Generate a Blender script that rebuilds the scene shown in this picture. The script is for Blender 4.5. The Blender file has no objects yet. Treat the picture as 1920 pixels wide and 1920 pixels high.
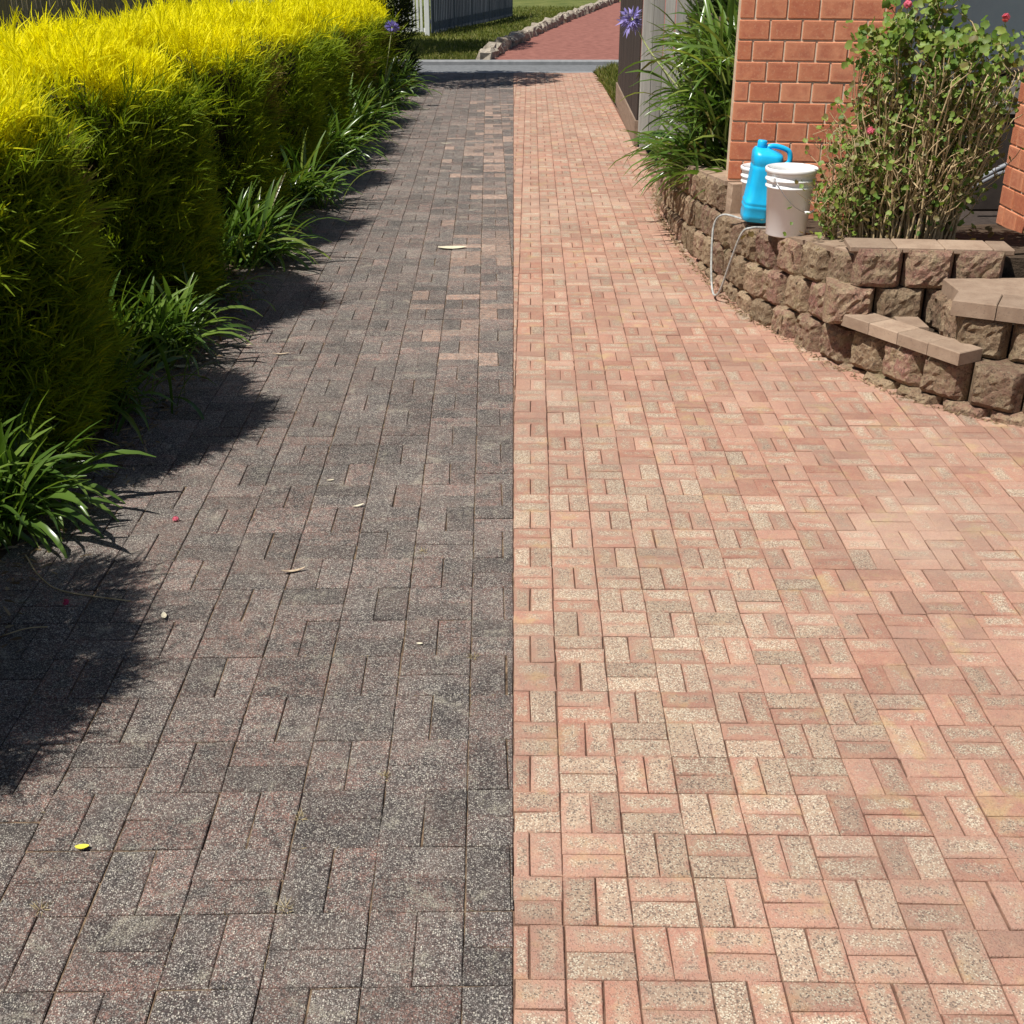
import bpy, math, random
import numpy as np
from mathutils import Vector, Matrix, Euler

random.seed(7)
RNG = np.random.default_rng(7)
R = math.radians
scene = bpy.context.scene
COL = scene.collection

# ------------------------------------------------------------------ camera
CAM_H, PITCH, FPX = 2.0, R(25.73), 2200.0
cam_d = bpy.data.cameras.new('camera')
cam = bpy.data.objects.new('camera', cam_d)
COL.objects.link(cam)
cam.location = (0, 0, CAM_H)
cam.rotation_euler = (R(90) - PITCH, 0, 0)
cam_d.sensor_fit = 'HORIZONTAL'
cam_d.sensor_width = 36.0
cam_d.lens = 36.0 * FPX / 1920.0
cam_d.clip_start = 0.05
cam_d.clip_end = 600.0
scene.camera = cam
CT, ST = math.cos(PITCH), math.sin(PITCH)

# ------------------------------------------------------------------ light
SUN_EL, SUN_SIDE = R(60.5), R(33)          # SUN_SIDE: how far behind the camera's left shoulder
ldir = Vector((math.cos(SUN_EL) * math.cos(SUN_SIDE), math.cos(SUN_EL) * math.sin(SUN_SIDE), -math.sin(SUN_EL)))
world = bpy.data.worlds.new('World')
scene.world = world
world.use_nodes = True
wt = world.node_tree
sky = wt.nodes.new('ShaderNodeTexSky')
sky.sky_type = 'NISHITA'
sky.sun_disc = False
sky.sun_elevation = SUN_EL
sky.sun_rotation = math.atan2(-ldir.x, -ldir.y)
wt.links.new(sky.outputs[0], wt.nodes['Background'].inputs[0])
wt.nodes['Background'].inputs[1].default_value = 0.052
sun_d = bpy.data.lights.new('sun', 'SUN')
sun_d.energy = 5.0
sun_d.angle = R(0.5)
sun_d.color = (1.0, 0.965, 0.90)
sun = bpy.data.objects.new('sun', sun_d)
COL.objects.link(sun)
sun.location = (-6, -4, 12)
sun.rotation_euler = ldir.to_track_quat('-Z', 'Y').to_euler()
vs = scene.view_settings
vs.view_transform = 'Standard'
vs.look = 'None'
vs.exposure = 0.22
vs.gamma = 1.0
scene.cycles.use_denoising = True
scene.cycles.max_bounces = 6
scene.cycles.transparent_max_bounces = 8


def proj(p):
    q = CAM_H - p[2]
    zc = p[1] * CT + q * ST
    yc = q * CT - p[1] * ST
    return 960 + FPX * p[0] / zc, 960 + FPX * yc / zc, zc


# ------------------------------------------------------------------ materials
class NT:
    def __init__(self, name):
        self.m = bpy.data.materials.new(name)
        self.m.use_nodes = True
        self.t = self.m.node_tree
        self.bsdf = self.t.nodes['Principled BSDF']
        self.out = self.t.nodes['Material Output']
        self.bsdf.inputs['Specular IOR Level'].default_value = 0.3

    def new(self, typ, **props):
        n = self.t.nodes.new('ShaderNode' + typ)
        for k, v in props.items():
            setattr(n, k, v)
        return n

    def link(self, a, b):
        self.t.links.new(a, b)

    def val(self, sock, v):
        if hasattr(v, 'is_output') or isinstance(v, bpy.types.NodeSocket):
            self.link(v, sock)
        elif isinstance(v, (tuple, list)) and len(v) == 3 and sock.type == 'RGBA':
            sock.default_value = (*v, 1)
        else:
            sock.default_value = v

    def pos(self):
        return self.new('NewGeometry').outputs['Position']

    def obj(self):
        return self.new('TexCoord').outputs['Object']

    def attr(self, name, comp=None):
        a = self.new('Attribute', attribute_name=name)
        if comp is None:
            return a.outputs['Fac']
        if comp == 'c':
            return a.outputs['Color']
        s = self.new('SeparateColor')
        self.link(a.outputs['Color'], s.inputs[0])
        return s.outputs[comp]

    def noise(self, co, scale, detail=2, rough=0.5, dist=0.0):
        n = self.new('TexNoise')
        self.link(co, n.inputs['Vector'])
        n.inputs['Scale'].default_value = scale
        n.inputs['Detail'].default_value = detail
        n.inputs['Roughness'].default_value = rough
        n.inputs['Distortion'].default_value = dist
        return n.outputs['Fac']

    def vor(self, co, scale, out='Distance', feature='F1'):
        n = self.new('TexVoronoi', feature=feature)
        self.link(co, n.inputs['Vector'])
        n.inputs['Scale'].default_value = scale
        return n.outputs[out]

    def ramp(self, fac, lo, hi, a=0.0, b=1.0):
        n = self.new('MapRange', clamp=True)
        self.val(n.inputs[0], fac)
        n.inputs[1].default_value, n.inputs[2].default_value = lo, hi
        n.inputs[3].default_value, n.inputs[4].default_value = a, b
        return n.outputs[0]

    def math(self, op, a, b=0.0, clamp=False):
        n = self.new('Math', operation=op, use_clamp=clamp)
        self.val(n.inputs[0], a)
        self.val(n.inputs[1], b)
        return n.outputs[0]

    def mix(self, fac, a, b, blend='MIX'):
        n = self.new('Mix', data_type='RGBA', blend_type=blend)
        n.clamp_factor = True
        self.val(n.inputs[0], fac)
        self.val(n.inputs[6], a)
        self.val(n.inputs[7], b)
        return n.outputs[2]

    def bump(self, h, strength=0.5, dist=0.003):
        n = self.new('Bump')
        n.inputs['Strength'].default_value = strength
        n.inputs['Distance'].default_value = dist
        self.link(h, n.inputs['Height'])
        self.link(n.outputs[0], self.bsdf.inputs['Normal'])
        return n.outputs[0]

    def col(self, c, rough=0.8, spec=None):
        self.val(self.bsdf.inputs['Base Color'], c)
        self.val(self.bsdf.inputs['Roughness'], rough)
        if spec is not None:
            self.bsdf.inputs['Specular IOR Level'].default_value = spec
        return self.m

    def translucent(self, c, fac=0.4):
        tr = self.new('BsdfTranslucent')
        self.val(tr.inputs[0], c)
        mx = self.new('MixShader')
        mx.inputs[0].default_value = fac
        self.link(self.bsdf.outputs[0], mx.inputs[1])
        self.link(tr.outputs[0], mx.inputs[2])
        self.link(mx.outputs[0], self.out.inputs[0])


M = {}


def mat_weathered_paver():
    n = NT('weathered_paver')
    p = n.pos()
    tone, clean, hue = n.attr('tone', 0), n.attr('tone', 1), n.attr('tone', 2)
    edge = n.attr('edge')
    c = n.mix(n.ramp(n.noise(p, 60, 4, 0.75), 0.35, 0.66), (0.046, 0.039, 0.037), (0.140, 0.118, 0.106))
    # wandering grime: dark algae sheets and drier brown patches
    c = n.mix(n.ramp(n.noise(p, 3.1, 5, 0.7, 0.6), 0.46, 0.66), c, (0.178, 0.140, 0.120))
    c = n.mix(n.ramp(n.noise(p, 1.3, 4, 0.65, 0.4), 0.47, 0.64, 0, 0.75), c, (0.036, 0.031, 0.031))
    # old pink concrete showing through the grime
    pk = n.math('ADD', n.math('MULTIPLY', n.ramp(edge, 0.0, 1.0, 0.65, 0.16), n.ramp(n.noise(p, 8, 5, 0.75), 0.45, 0.64)),
                n.math('MULTIPLY', hue, n.ramp(n.noise(p, 15, 5, 0.8), 0.42, 0.60)))
    pk = n.math('MULTIPLY', pk, n.ramp(n.noise(p, 150, 3, 0.7), 0.40, 0.60, 0.15, 1.0), True)
    c = n.mix(pk, c, (0.350, 0.190, 0.150))
    cl = n.math('MULTIPLY', clean, n.ramp(n.noise(p, 26, 4, 0.7), 0.35, 0.62, 0.15, 1.0))
    c = n.mix(cl, c, (0.58, 0.36, 0.26))
    # pale aggregate grains in two sizes
    g1 = n.new('TexVoronoi'); n.link(p, g1.inputs['Vector']); g1.inputs['Scale'].default_value = 205
    s = n.new('SeparateColor'); n.link(g1.outputs['Color'], s.inputs[0])
    dens = n.ramp(n.noise(p, 19, 4, 0.75), 0.34, 0.62, 0.86, 0.50)
    pick = n.math('MULTIPLY', n.math('SUBTRACT', s.outputs[0], dens), 18.0, True)
    grain = n.math('MULTIPLY', pick, n.ramp(g1.outputs['Distance'], 0.62, 0.34))
    gcol = n.mix(s.outputs[1], (0.74, 0.68, 0.56), (0.42, 0.38, 0.33))
    c = n.mix(n.math('MULTIPLY', grain, 0.88), c, gcol)
    g2 = n.new('TexVoronoi'); n.link(p, g2.inputs['Vector']); g2.inputs['Scale'].default_value = 420
    s2 = n.new('SeparateColor'); n.link(g2.outputs['Color'], s2.inputs[0])
    c = n.mix(n.math('MULTIPLY', n.ramp(s2.outputs[0], 0.74, 0.80), 0.6), c, (0.47, 0.43, 0.385))
    c = n.mix(n.math('MULTIPLY', n.ramp(s2.outputs[1], 0.70, 0.78), 0.65), c, (0.022, 0.019, 0.019))
    c = n.mix(1.0, c, n.ramp(tone, 0, 1, 0.82, 1.16), 'MULTIPLY')
    # lichen blooms
    c = n.mix(n.math('MULTIPLY', n.ramp(n.noise(p, 6.5, 5, 0.75, 0.5), 0.57, 0.70), n.ramp(n.noise(p, 230, 3, 0.7), 0.45, 0.56)), c, (0.45, 0.41, 0.32))
    n.bump(n.math('ADD', n.noise(p, 300, 3, 0.75), n.math('MULTIPLY', grain, 0.6)), 0.85, 0.0045)
    return n.col(c, n.ramp(n.noise(p, 120, 2), 0.3, 0.7, 0.60, 0.95), 0.3)


def mat_clean_paver():
    n = NT('cleaned_paver')
    p = n.pos()
    tone, clean, hue = n.attr('tone', 0), n.attr('tone', 1), n.attr('tone', 2)
    edge = n.attr('edge')
    pink = n.mix(hue, (0.465, 0.268, 0.198), (0.420, 0.200, 0.142))
    pink = n.mix(n.ramp(n.noise(p, 14, 4, 0.7), 0.44, 0.66, 0, 0.55), pink, (0.52, 0.31, 0.205))
    yel = n.ramp(n.noise(p, 5.2, 3, 0.7), 0.56, 0.68, 0, 0.6)
    pink = n.mix(yel, pink, (0.52, 0.37, 0.185))
    cream = n.mix(n.ramp(n.noise(p, 9, 3, 0.6), 0.35, 0.65), (0.470, 0.358, 0.252), (0.375, 0.275, 0.202))
    # worn patch in the body of each paver, ragged outline
    lim = n.math('SUBTRACT', n.math('ADD', n.math('MULTIPLY', edge, 0.36), n.math('MULTIPLY', n.noise(p, 24, 5, 0.8), 1.3)),
                 n.ramp(clean, 0, 1, 1.15, 0.46))
    worn = n.ramp(lim, -0.05, 0.26)
    c = n.mix(n.math('MULTIPLY', worn, 0.80), pink, cream)
    g = n.new('TexVoronoi'); n.link(p, g.inputs['Vector']); g.inputs['Scale'].default_value = 240
    s = n.new('SeparateColor'); n.link(g.outputs['Color'], s.inputs[0])
    round_ = n.ramp(g.outputs['Distance'], 0.72, 0.40)
    dark = n.math('MULTIPLY', n.ramp(s.outputs[0], 0.62, 0.68), round_)
    amt = n.math('ADD', n.math('MULTIPLY', worn, 0.74), 0.20)
    c = n.mix(n.math('MULTIPLY', dark, amt), c, n.mix(s.outputs[1], (0.115, 0.095, 0.080), (0.245, 0.185, 0.145)))
    lite = n.math('MULTIPLY', n.ramp(s.outputs[2], 0.60, 0.66), round_)
    c = n.mix(n.math('MULTIPLY', lite, n.math('ADD', n.math('MULTIPLY', worn, 0.70), 0.16)), c, (0.70, 0.61, 0.46))
    # faint grey-brown drifts left by the washing
    c = n.mix(n.ramp(n.noise(p, 1.5, 5, 0.7, 0.5), 0.48, 0.70, 0.0, 0.42), c, (0.275, 0.190, 0.150))
    c = n.mix(n.ramp(n.noise(p, 0.8, 4, 0.6, 0.8), 0.55, 0.72, 0.0, 0.35), c, (0.60, 0.47, 0.36))
    c = n.mix(1.0, c, n.ramp(tone, 0, 1, 0.80, 1.08), 'MULTIPLY')
    n.bump(n.math('ADD', n.noise(p, 300, 3, 0.75), n.math('MULTIPLY', dark, -0.6)), 0.65, 0.0035)
    return n.col(c, 0.85, 0.25)


def mat_noise(name, a, b, scale, bump=0.0, bscale=None, rough=0.85, coords='pos', detail=4, lo=0.35, hi=0.65, spec=0.25, bd=0.004):
    n = NT(name)
    p = n.pos() if coords == 'pos' else n.obj()
    c = n.mix(n.ramp(n.noise(p, scale, detail, 0.65), lo, hi), a, b)
    if bump:
        n.bump(n.noise(p, bscale or scale * 3, 4, 0.7), bump, bd)
    return n.col(c, rough, spec)


def mat_block():
    n = NT('split_face_block')
    p = n.pos()
    tone, hue = n.attr('tone', 0), n.attr('tone', 2)
    c = n.mix(hue, (0.265, 0.180, 0.112), (0.290, 0.148, 0.116))
    c = n.mix(n.ramp(n.noise(p, 15, 5, 0.75), 0.42, 0.60), c, (0.37, 0.275, 0.175))
    c = n.mix(n.ramp(n.noise(p, 70, 4, 0.8), 0.52, 0.62, 0, 0.85), c, (0.085, 0.058, 0.043))
    c = n.mix(n.ramp(n.noise(p, 95, 3, 0.7), 0.60, 0.68, 0, 0.8), c, (0.50, 0.40, 0.28))
    c = n.mix(n.ramp(n.noise(p, 6, 4, 0.7), 0.56, 0.70, 0, 0.5), c, (0.215, 0.195, 0.095))
    c = n.mix(1.0, c, n.ramp(tone, 0, 1, 0.78, 1.2), 'MULTIPLY')
    h = n.math('ADD', n.noise(p, 75, 5, 0.8), n.math('MULTIPLY', n.noise(p, 24, 4, 0.7), 1.0))
    n.bump(h, 1.0, 0.013)
    return n.col(c, 0.92, 0.2)


def mat_cap():
    n = NT('concrete_cap')
    p = n.pos()
    c = n.mix(n.ramp(n.noise(p, 9, 4, 0.65), 0.35, 0.65), (0.295, 0.205, 0.145), (0.39, 0.285, 0.205))
    c = n.mix(n.ramp(n.noise(p, 90, 3, 0.7), 0.56, 0.68, 0, 0.6), c, (0.2, 0.145, 0.11))
    tone = n.attr('tone', 0)
    c = n.mix(1.0, c, n.ramp(tone, 0, 1, 0.8, 1.15), 'MULTIPLY')
    n.bump(n.noise(p, 150, 4, 0.7), 0.5, 0.004)
    return n.col(c, 0.9, 0.2)


def mat_brick():
    n = NT('red_brick')
    o, p = n.obj(), n.pos()
    oi = n.new('ObjectInfo').outputs['Random']
    edge = n.attr('edge')
    c = n.mix(oi, (0.66, 0.28, 0.155), (0.50, 0.165, 0.082))
    # darker flashed heart of each brick
    h = n.math('MULTIPLY', n.ramp(edge, 0.2, 1.0), n.ramp(n.noise(p, 16, 3, 0.6), 0.32, 0.62))
    c = n.mix(n.math('MULTIPLY', h, 0.75), c, (0.43, 0.130, 0.075))
    c = n.mix(n.ramp(n.noise(p, 60, 5, 0.8), 0.52, 0.68, 0, 0.6), c, (0.66, 0.36, 0.21))
    c = n.mix(n.ramp(n.noise(p, 9, 5, 0.75), 0.55, 0.75, 0, 0.4), c, (0.30, 0.12, 0.08))
    n.bump(n.noise(p, 140, 5, 0.8), 0.7, 0.004)
    return n.col(c, 0.8, 0.25)


def mat_wood(name, a, b, axis='z', scale=1.0, rough=0.85):
    n = NT(name)
    p = n.pos()
    mp = n.new('Mapping')
    n.link(p, mp.inputs['Vector'])
    mp.inputs['Scale'].default_value = (30 * scale, 30 * scale, 1.5 * scale) if axis == 'z' else (2, 2, 30)
    f = n.noise(mp.outputs[0], 1.0, 5, 0.7)
    oi = n.new('ObjectInfo').outputs['Random']
    c = n.mix(n.ramp(f, 0.32, 0.68), a, b)
    c = n.mix(1.0, c, n.ramp(oi, 0, 1, 0.78, 1.15), 'MULTIPLY')
    n.bump(f, 0.4, 0.004)
    return n.col(c, rough, 0.2)


def mat_leaf(name, a, b, tip=None, rough=0.45, spec=0.4, tfac=0.35, tmul=1.0):
    n = NT(name)
    t = n.attr('tone', 0)
    c = n.mix(t, a, b)
    if tip:
        c = n.mix(n.attr('tone', 1), c, tip)
    brown = n.attr('tone', 2)
    c = n.mix(brown, c, (0.17, 0.105, 0.045))
    n.col(c, rough, spec)
    tc = n.mix(1.0, c, (1.12 * tmul, 1.15 * tmul, 0.5 * tmul), 'MULTIPLY')
    n.translucent(tc, tfac)
    return n.m


M['wpaver'] = mat_weathered_paver()
M['cpaver'] = mat_clean_paver()
M['joint_dark'] = mat_noise('joint_soil', (0.045, 0.028, 0.018), (0.260, 0.180, 0.115), 26, 0.6, 200)
M['joint_red'] = mat_noise('joint_sand', (0.10, 0.055, 0.038), (0.22, 0.125, 0.085), 14, 0.5, 200)
M['soil'] = mat_noise('garden_soil', (0.045, 0.030, 0.020), (0.115, 0.080, 0.052), 14, 1.0, 60, 0.95, bd=0.02)
M['ground'] = mat_noise('ground_soil', (0.05, 0.06, 0.02), (0.09, 0.10, 0.035), 3, 0.6, 30)
M['block'] = mat_block()
M['cap'] = mat_cap()
M['brick'] = mat_brick()
M['mortar'] = mat_noise('mortar', (0.60, 0.46, 0.33), (0.70, 0.56, 0.42), 40, 0.4, 200)
M['asphalt'] = mat_noise('asphalt', (0.13, 0.135, 0.14), (0.185, 0.19, 0.195), 12, 0.4, 150)
M['kerb'] = mat_noise('kerb_concrete', (0.22, 0.225, 0.23), (0.28, 0.285, 0.29), 8, 0.4, 80)
M['opposite'] = mat_noise('opposite_brick', (0.20, 0.078, 0.060), (0.31, 0.130, 0.100), 6, 0.5, 12)
M['grass_ground'] = mat_noise('lawn_ground', (0.085, 0.11, 0.022), (0.16, 0.17, 0.045), 1.3, 0.8, 25, bd=0.03)
M['wood_grey'] = mat_wood('weathered_grey_paling', (0.30, 0.285, 0.255), (0.44, 0.425, 0.385))
M['shade_wood'] = mat_wood('shade_darkened_wood', (0.034, 0.026, 0.022), (0.068, 0.052, 0.044))  # very dark brown that paints shade onto the fence side and porch floor
M['wood_plinth'] = mat_wood('plinth_board', (0.20, 0.14, 0.10), (0.30, 0.22, 0.165), 'x')
M['wood_blue'] = mat_wood('blue_grey_paling', (0.085, 0.10, 0.125), (0.14, 0.155, 0.18))
M['wood_tan'] = mat_wood('tan_paling', (0.26, 0.22, 0.15), (0.40, 0.34, 0.24))
M['white'] = mat_noise('white_paint', (0.74, 0.74, 0.73), (0.80, 0.80, 0.79), 5, 0.1, 60, 0.5)
M['panel'] = mat_noise('pale_wall_panel', (0.74, 0.76, 0.80), (0.80, 0.82, 0.85), 4, 0.1, 90, 0.5)
M['frame'] = mat_noise('grey_frame', (0.30, 0.31, 0.33), (0.36, 0.37, 0.39), 6, 0.1, 60, 0.5)
M['stem'] = mat_noise('dry_stem', (0.40, 0.285, 0.145), (0.62, 0.47, 0.28), 25, 0.4, 120, 0.8)
M['bark'] = mat_noise('bark', (0.065, 0.045, 0.032), (0.14, 0.10, 0.07), 20, 0.8, 40, 0.9)
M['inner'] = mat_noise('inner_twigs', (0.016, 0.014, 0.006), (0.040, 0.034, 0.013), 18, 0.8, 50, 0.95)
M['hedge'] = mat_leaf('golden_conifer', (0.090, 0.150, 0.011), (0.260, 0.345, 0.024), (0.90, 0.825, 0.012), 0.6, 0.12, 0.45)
M['cypress'] = mat_leaf('dark_cypress', (0.022, 0.036, 0.010), (0.060, 0.080, 0.018), None, 0.6, 0.2, 0.3)
M['strap'] = mat_leaf('strap_leaf', (0.060, 0.122, 0.020), (0.155, 0.250, 0.045), (0.32, 0.36, 0.08), 0.26, 0.6, 0.35)
M['geranium'] = mat_leaf('geranium_leaf', (0.085, 0.170, 0.024), (0.240, 0.345, 0.060), (0.38, 0.36, 0.10), 0.5, 0.35, 0.35)
M['grass'] = mat_leaf('lawn_grass', (0.075, 0.105, 0.018), (0.205, 0.215, 0.045), (0.34, 0.29, 0.12), 0.6, 0.2, 0.35)
M['straw'] = mat_leaf('dry_straw', (0.30, 0.23, 0.12), (0.52, 0.43, 0.27), None, 0.8, 0.15, 0.2)
M['litter'] = mat_leaf('leaf_litter', (0.12, 0.075, 0.04), (0.42, 0.31, 0.19), None, 0.8, 0.2, 0.15)
M['purple'] = mat_leaf('purple_petal', (0.22, 0.18, 0.62), (0.42, 0.36, 0.82), None, 0.5, 0.2, 0.4, 0.9)
M['pink'] = mat_leaf('pink_petal', (0.62, 0.06, 0.17), (0.80, 0.22, 0.30), None, 0.5, 0.2, 0.35)
M['stalk'] = mat_noise('pale_stalk', (0.36, 0.42, 0.16), (0.50, 0.52, 0.24), 30, 0.2, 90, 0.6)
M['leaf_yellow'] = mat_noise('yellow_leaf', (0.70, 0.62, 0.06), (0.80, 0.72, 0.10), 40, 0.3, 200, 0.6)
M['leaf_pale'] = mat_noise('pale_leaf', (0.62, 0.54, 0.38), (0.74, 0.68, 0.52), 60, 0.3, 200, 0.7)
M['leaf_tan'] = mat_noise('tan_leaf', (0.38, 0.28, 0.19), (0.60, 0.48, 0.34), 60, 0.3, 200, 0.7)
n_ = NT('bucket_plastic'); M['pail'] = n_.col(n_.mix(n_.ramp(n_.noise(n_.pos(), 14, 4, 0.7), 0.55, 0.75, 0, 0.35), (0.86, 0.86, 0.85), (0.74, 0.72, 0.68)), 0.35, 0.5)
n_ = NT('blue_plastic'); M['blue'] = n_.col(n_.mix(n_.ramp(n_.noise(n_.pos(), 18, 3, 0.6), 0.4, 0.7), (0.008, 0.46, 0.84), (0.015, 0.52, 0.88)), 0.38, 0.5)
n_ = NT('black_plastic'); M['black'] = n_.col((0.018, 0.018, 0.020), 0.45, 0.5)
n_ = NT('grey_hose'); M['hose'] = n_.col(n_.mix(n_.ramp(n_.noise(n_.pos(), 60, 3), 0.4, 0.6), (0.32, 0.33, 0.31), (0.50, 0.50, 0.47)), 0.4, 0.5)
n_ = NT('wire'); n_.bsdf.inputs['Metallic'].default_value = 0.9; M['wire'] = n_.col((0.45, 0.45, 0.46), 0.4)
n_ = NT('grey_pipe'); M['pipe'] = n_.col(n_.mix(n_.ramp(n_.noise(n_.pos(), 20, 3), 0.4, 0.6), (0.20, 0.215, 0.24), (0.27, 0.285, 0.31)), 0.5, 0.4)
M['cabinet'] = mat_noise('brown_metal_cabinet', (0.045, 0.036, 0.032), (0.07, 0.056, 0.048), 8, 0.2, 60, 0.5)
M['plate'] = mat_noise('meter_plate', (0.26, 0.24, 0.22), (0.32, 0.30, 0.28), 12, 0.1, 60, 0.5)
M['stone'] = mat_noise('edging_stone', (0.24, 0.20, 0.155), (0.46, 0.40, 0.32), 7, 0.9, 22, 0.9, bd=0.03)

# ------------------------------------------------------------------ mesh helpers


def mesh_np(name, V, F, mat, parent=None, attrs=None, smooth=False, kind=None):
    """V (n,3), F list of equal-length index arrays or ragged list -> one mesh object"""
    me = bpy.data.meshes.new(name)
    V = np.asarray(V, dtype=np.float32).reshape(-1, 3)
    if isinstance(F, np.ndarray):
        k = F.shape[1]
        nf = F.shape[0]
        me.vertices.add(len(V))
        me.vertices.foreach_set('co', V.ravel())
        me.loops.add(nf * k)
        me.loops.foreach_set('vertex_index', F.astype(np.int32).ravel())
        me.polygons.add(nf)
        me.polygons.foreach_set('loop_start', np.arange(0, nf * k, k, dtype=np.int32))
        me.update(calc_edges=True)
    else:
        me.from_pydata(V.tolist(), [], F)
    if attrs:
        for k2, v in attrs.items():
            v = np.asarray(v, dtype=np.float32)
            if v.ndim == 1:
                a = me.attributes.new(k2, 'FLOAT', 'POINT')
                a.data.foreach_set('value', v)
            else:
                a = me.attributes.new(k2, 'FLOAT_COLOR', 'POINT')
                if v.shape[1] == 3:
                    v = np.concatenate([v, np.ones((len(v), 1), np.float32)], 1)
                a.data.foreach_set('color', v.ravel())
    if smooth:
        me.polygons.foreach_set('use_smooth', np.ones(len(me.polygons), dtype=bool))
    me.materials.append(mat)
    o = bpy.data.objects.new(name, me)
    COL.objects.link(o)
    if parent:
        o.parent = parent
    if kind:
        o['kind'] = kind
    return o


def tone_attr(n, rng=RNG, hue=None):
    t = rng.random(3)
    if hue is not None:
        t[2] = hue
    return np.tile(t, (n, 1))


def empty(name, label, cat, loc=(0, 0, 0), rz=0.0, group=None):
    o = bpy.data.objects.new(name, None)
    o.empty_display_size = 0.1
    COL.objects.link(o)
    o.location = loc
    o.rotation_euler = (0, 0, rz)
    tag(o, label, cat, group)
    return o


def tag(o, label=None, cat=None, group=None, kind=None):
    if label:
        o['label'] = label
    if cat:
        o['category'] = cat
    if group:
        o['group'] = group
    if kind:
        o['kind'] = kind
    return o


class MB:
    def __init__(s):
        s.v, s.f = [], []

    def add(s, V, F):
        b = len(s.v)
        s.v += [tuple(p) for p in V]
        s.f += [[i + b for i in f] for f in F]
        return s

    def box(s, c, d, rz=0.0, bev=0.0):
        x, y, z = d[0] / 2, d[1] / 2, d[2] / 2
        if bev <= 0:
            P = [(-x, -y, -z), (x, -y, -z), (x, y, -z), (-x, y, -z), (-x, -y, z), (x, -y, z), (x, y, z), (-x, y, z)]
            F = [(0, 3, 2, 1), (4, 5, 6, 7), (0, 1, 5, 4), (1, 2, 6, 5), (2, 3, 7, 6), (3, 0, 4, 7)]
        else:
            b = min(bev, x * .9, y * .9, z * .9)
            P, ix = [], {}
            for sx in (-1, 1):
                for sy in (-1, 1):
                    for sz in (-1, 1):
                        for ax in range(3):
                            q = [sx * (x - b), sy * (y - b), sz * (z - b)]
                            q[ax] = (sx * x, sy * y, sz * z)[ax]
                            ix[(sx, sy, sz, ax)] = len(P)
                            P.append(q)
            F = []
            for ax in range(3):
                o1, o2 = [(1, 2), (2, 0), (0, 1)][ax]
                for sg in (-1, 1):
                    qs = []
                    for a, bb in ((-1, -1), (1, -1), (1, 1), (-1, 1)):
                        k = [0, 0, 0]
                        k[ax] = sg; k[o1] = a; k[o2] = bb
                        qs.append(ix[(*k, ax)])
                    F.append(qs if sg > 0 else qs[::-1])
            for ax in range(3):                        # edges along ax
                o1, o2 = [(1, 2), (2, 0), (0, 1)][ax]
                for a in (-1, 1):
                    for bb in (-1, 1):
                        k1 = [0, 0, 0]; k1[o1] = a; k1[o2] = bb
                        k2 = list(k1); k1[ax] = -1; k2[ax] = 1
                        q = [ix[(*k1, o1)], ix[(*k2, o1)], ix[(*k2, o2)], ix[(*k1, o2)]]
                        F.append(q if a * bb < 0 else q[::-1])
            for sx in (-1, 1):
                for sy in (-1, 1):
                    for sz in (-1, 1):
                        t = [ix[(sx, sy, sz, a)] for a in range(3)]
                        F.append(t if sx * sy * sz > 0 else t[::-1])
        cs, sn = math.cos(rz), math.sin(rz)
        s.add([(c[0] + p[0] * cs - p[1] * sn, c[1] + p[0] * sn + p[1] * cs, c[2] + p[2]) for p in P], F)
        return s

    def tube(s, pts, rad, sides=8, cap=True):
        pts = [Vector(p) for p in pts]
        n = len(pts)
        rads = rad if isinstance(rad, (list, tuple)) else [rad] * n
        t0 = (pts[1] - pts[0]).normalized()
        u = t0.orthogonal().normalized()
        V = []
        for i, p in enumerate(pts):
            t = (pts[min(i + 1, n - 1)] - pts[max(i - 1, 0)]).normalized()
            u = (u - t * u.dot(t))
            u = u.normalized() if u.length > 1e-6 else t.orthogonal().normalized()
            w = t.cross(u)
            for k in range(sides):
                a = 2 * math.pi * k / sides
                V.append(p + (u * math.cos(a) + w * math.sin(a)) * rads[i])
        F = [(i * sides + k, i * sides + (k + 1) % sides, (i + 1) * sides + (k + 1) % sides, (i + 1) * sides + k)
             for i in range(n - 1) for k in range(sides)]
        if cap:
            F += [tuple(range(sides))[::-1], tuple((n - 1) * sides + k for k in range(sides))]
        return s.add(V, F)

    def lathe(s, prof, c=(0, 0, 0), seg=32):
        V = [(c[0] + r * math.cos(2 * math.pi * k / seg), c[1] + r * math.sin(2 * math.pi * k / seg), c[2] + z) for r, z in prof for k in range(seg)]
        F = [(i * seg + k, i * seg + (k + 1) % seg, (i + 1) * seg + (k + 1) % seg, (i + 1) * seg + k)
             for i in range(len(prof) - 1) for k in range(seg)]
        return s.add(V, F)

    def build(s, name, mat, parent=None, smooth=False, kind=None, tone=False, hue=None):
        at = {'tone': tone_attr(len(s.v), hue=hue)} if tone else None
        return mesh_np(name, s.v, s.f, mat, parent, at, smooth, kind)


def bez(pts, n=24):
    """Catmull-Rom through points"""
    P = [Vector(p) for p in pts]
    P = [P[0] * 2 - P[1]] + P + [P[-1] * 2 - P[-2]]
    out = []
    segs = len(P) - 3
    for i in range(segs):
        for k in range(n):
            t = k / n
            a, b, c, d = P[i:i + 4]
            out.append(0.5 * ((2 * b) + (c - a) * t + (2 * a - 5 * b + 4 * c - d) * t * t + (3 * b - a - 3 * c + d) * t ** 3))
    out.append(P[-2])
    return out


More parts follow.
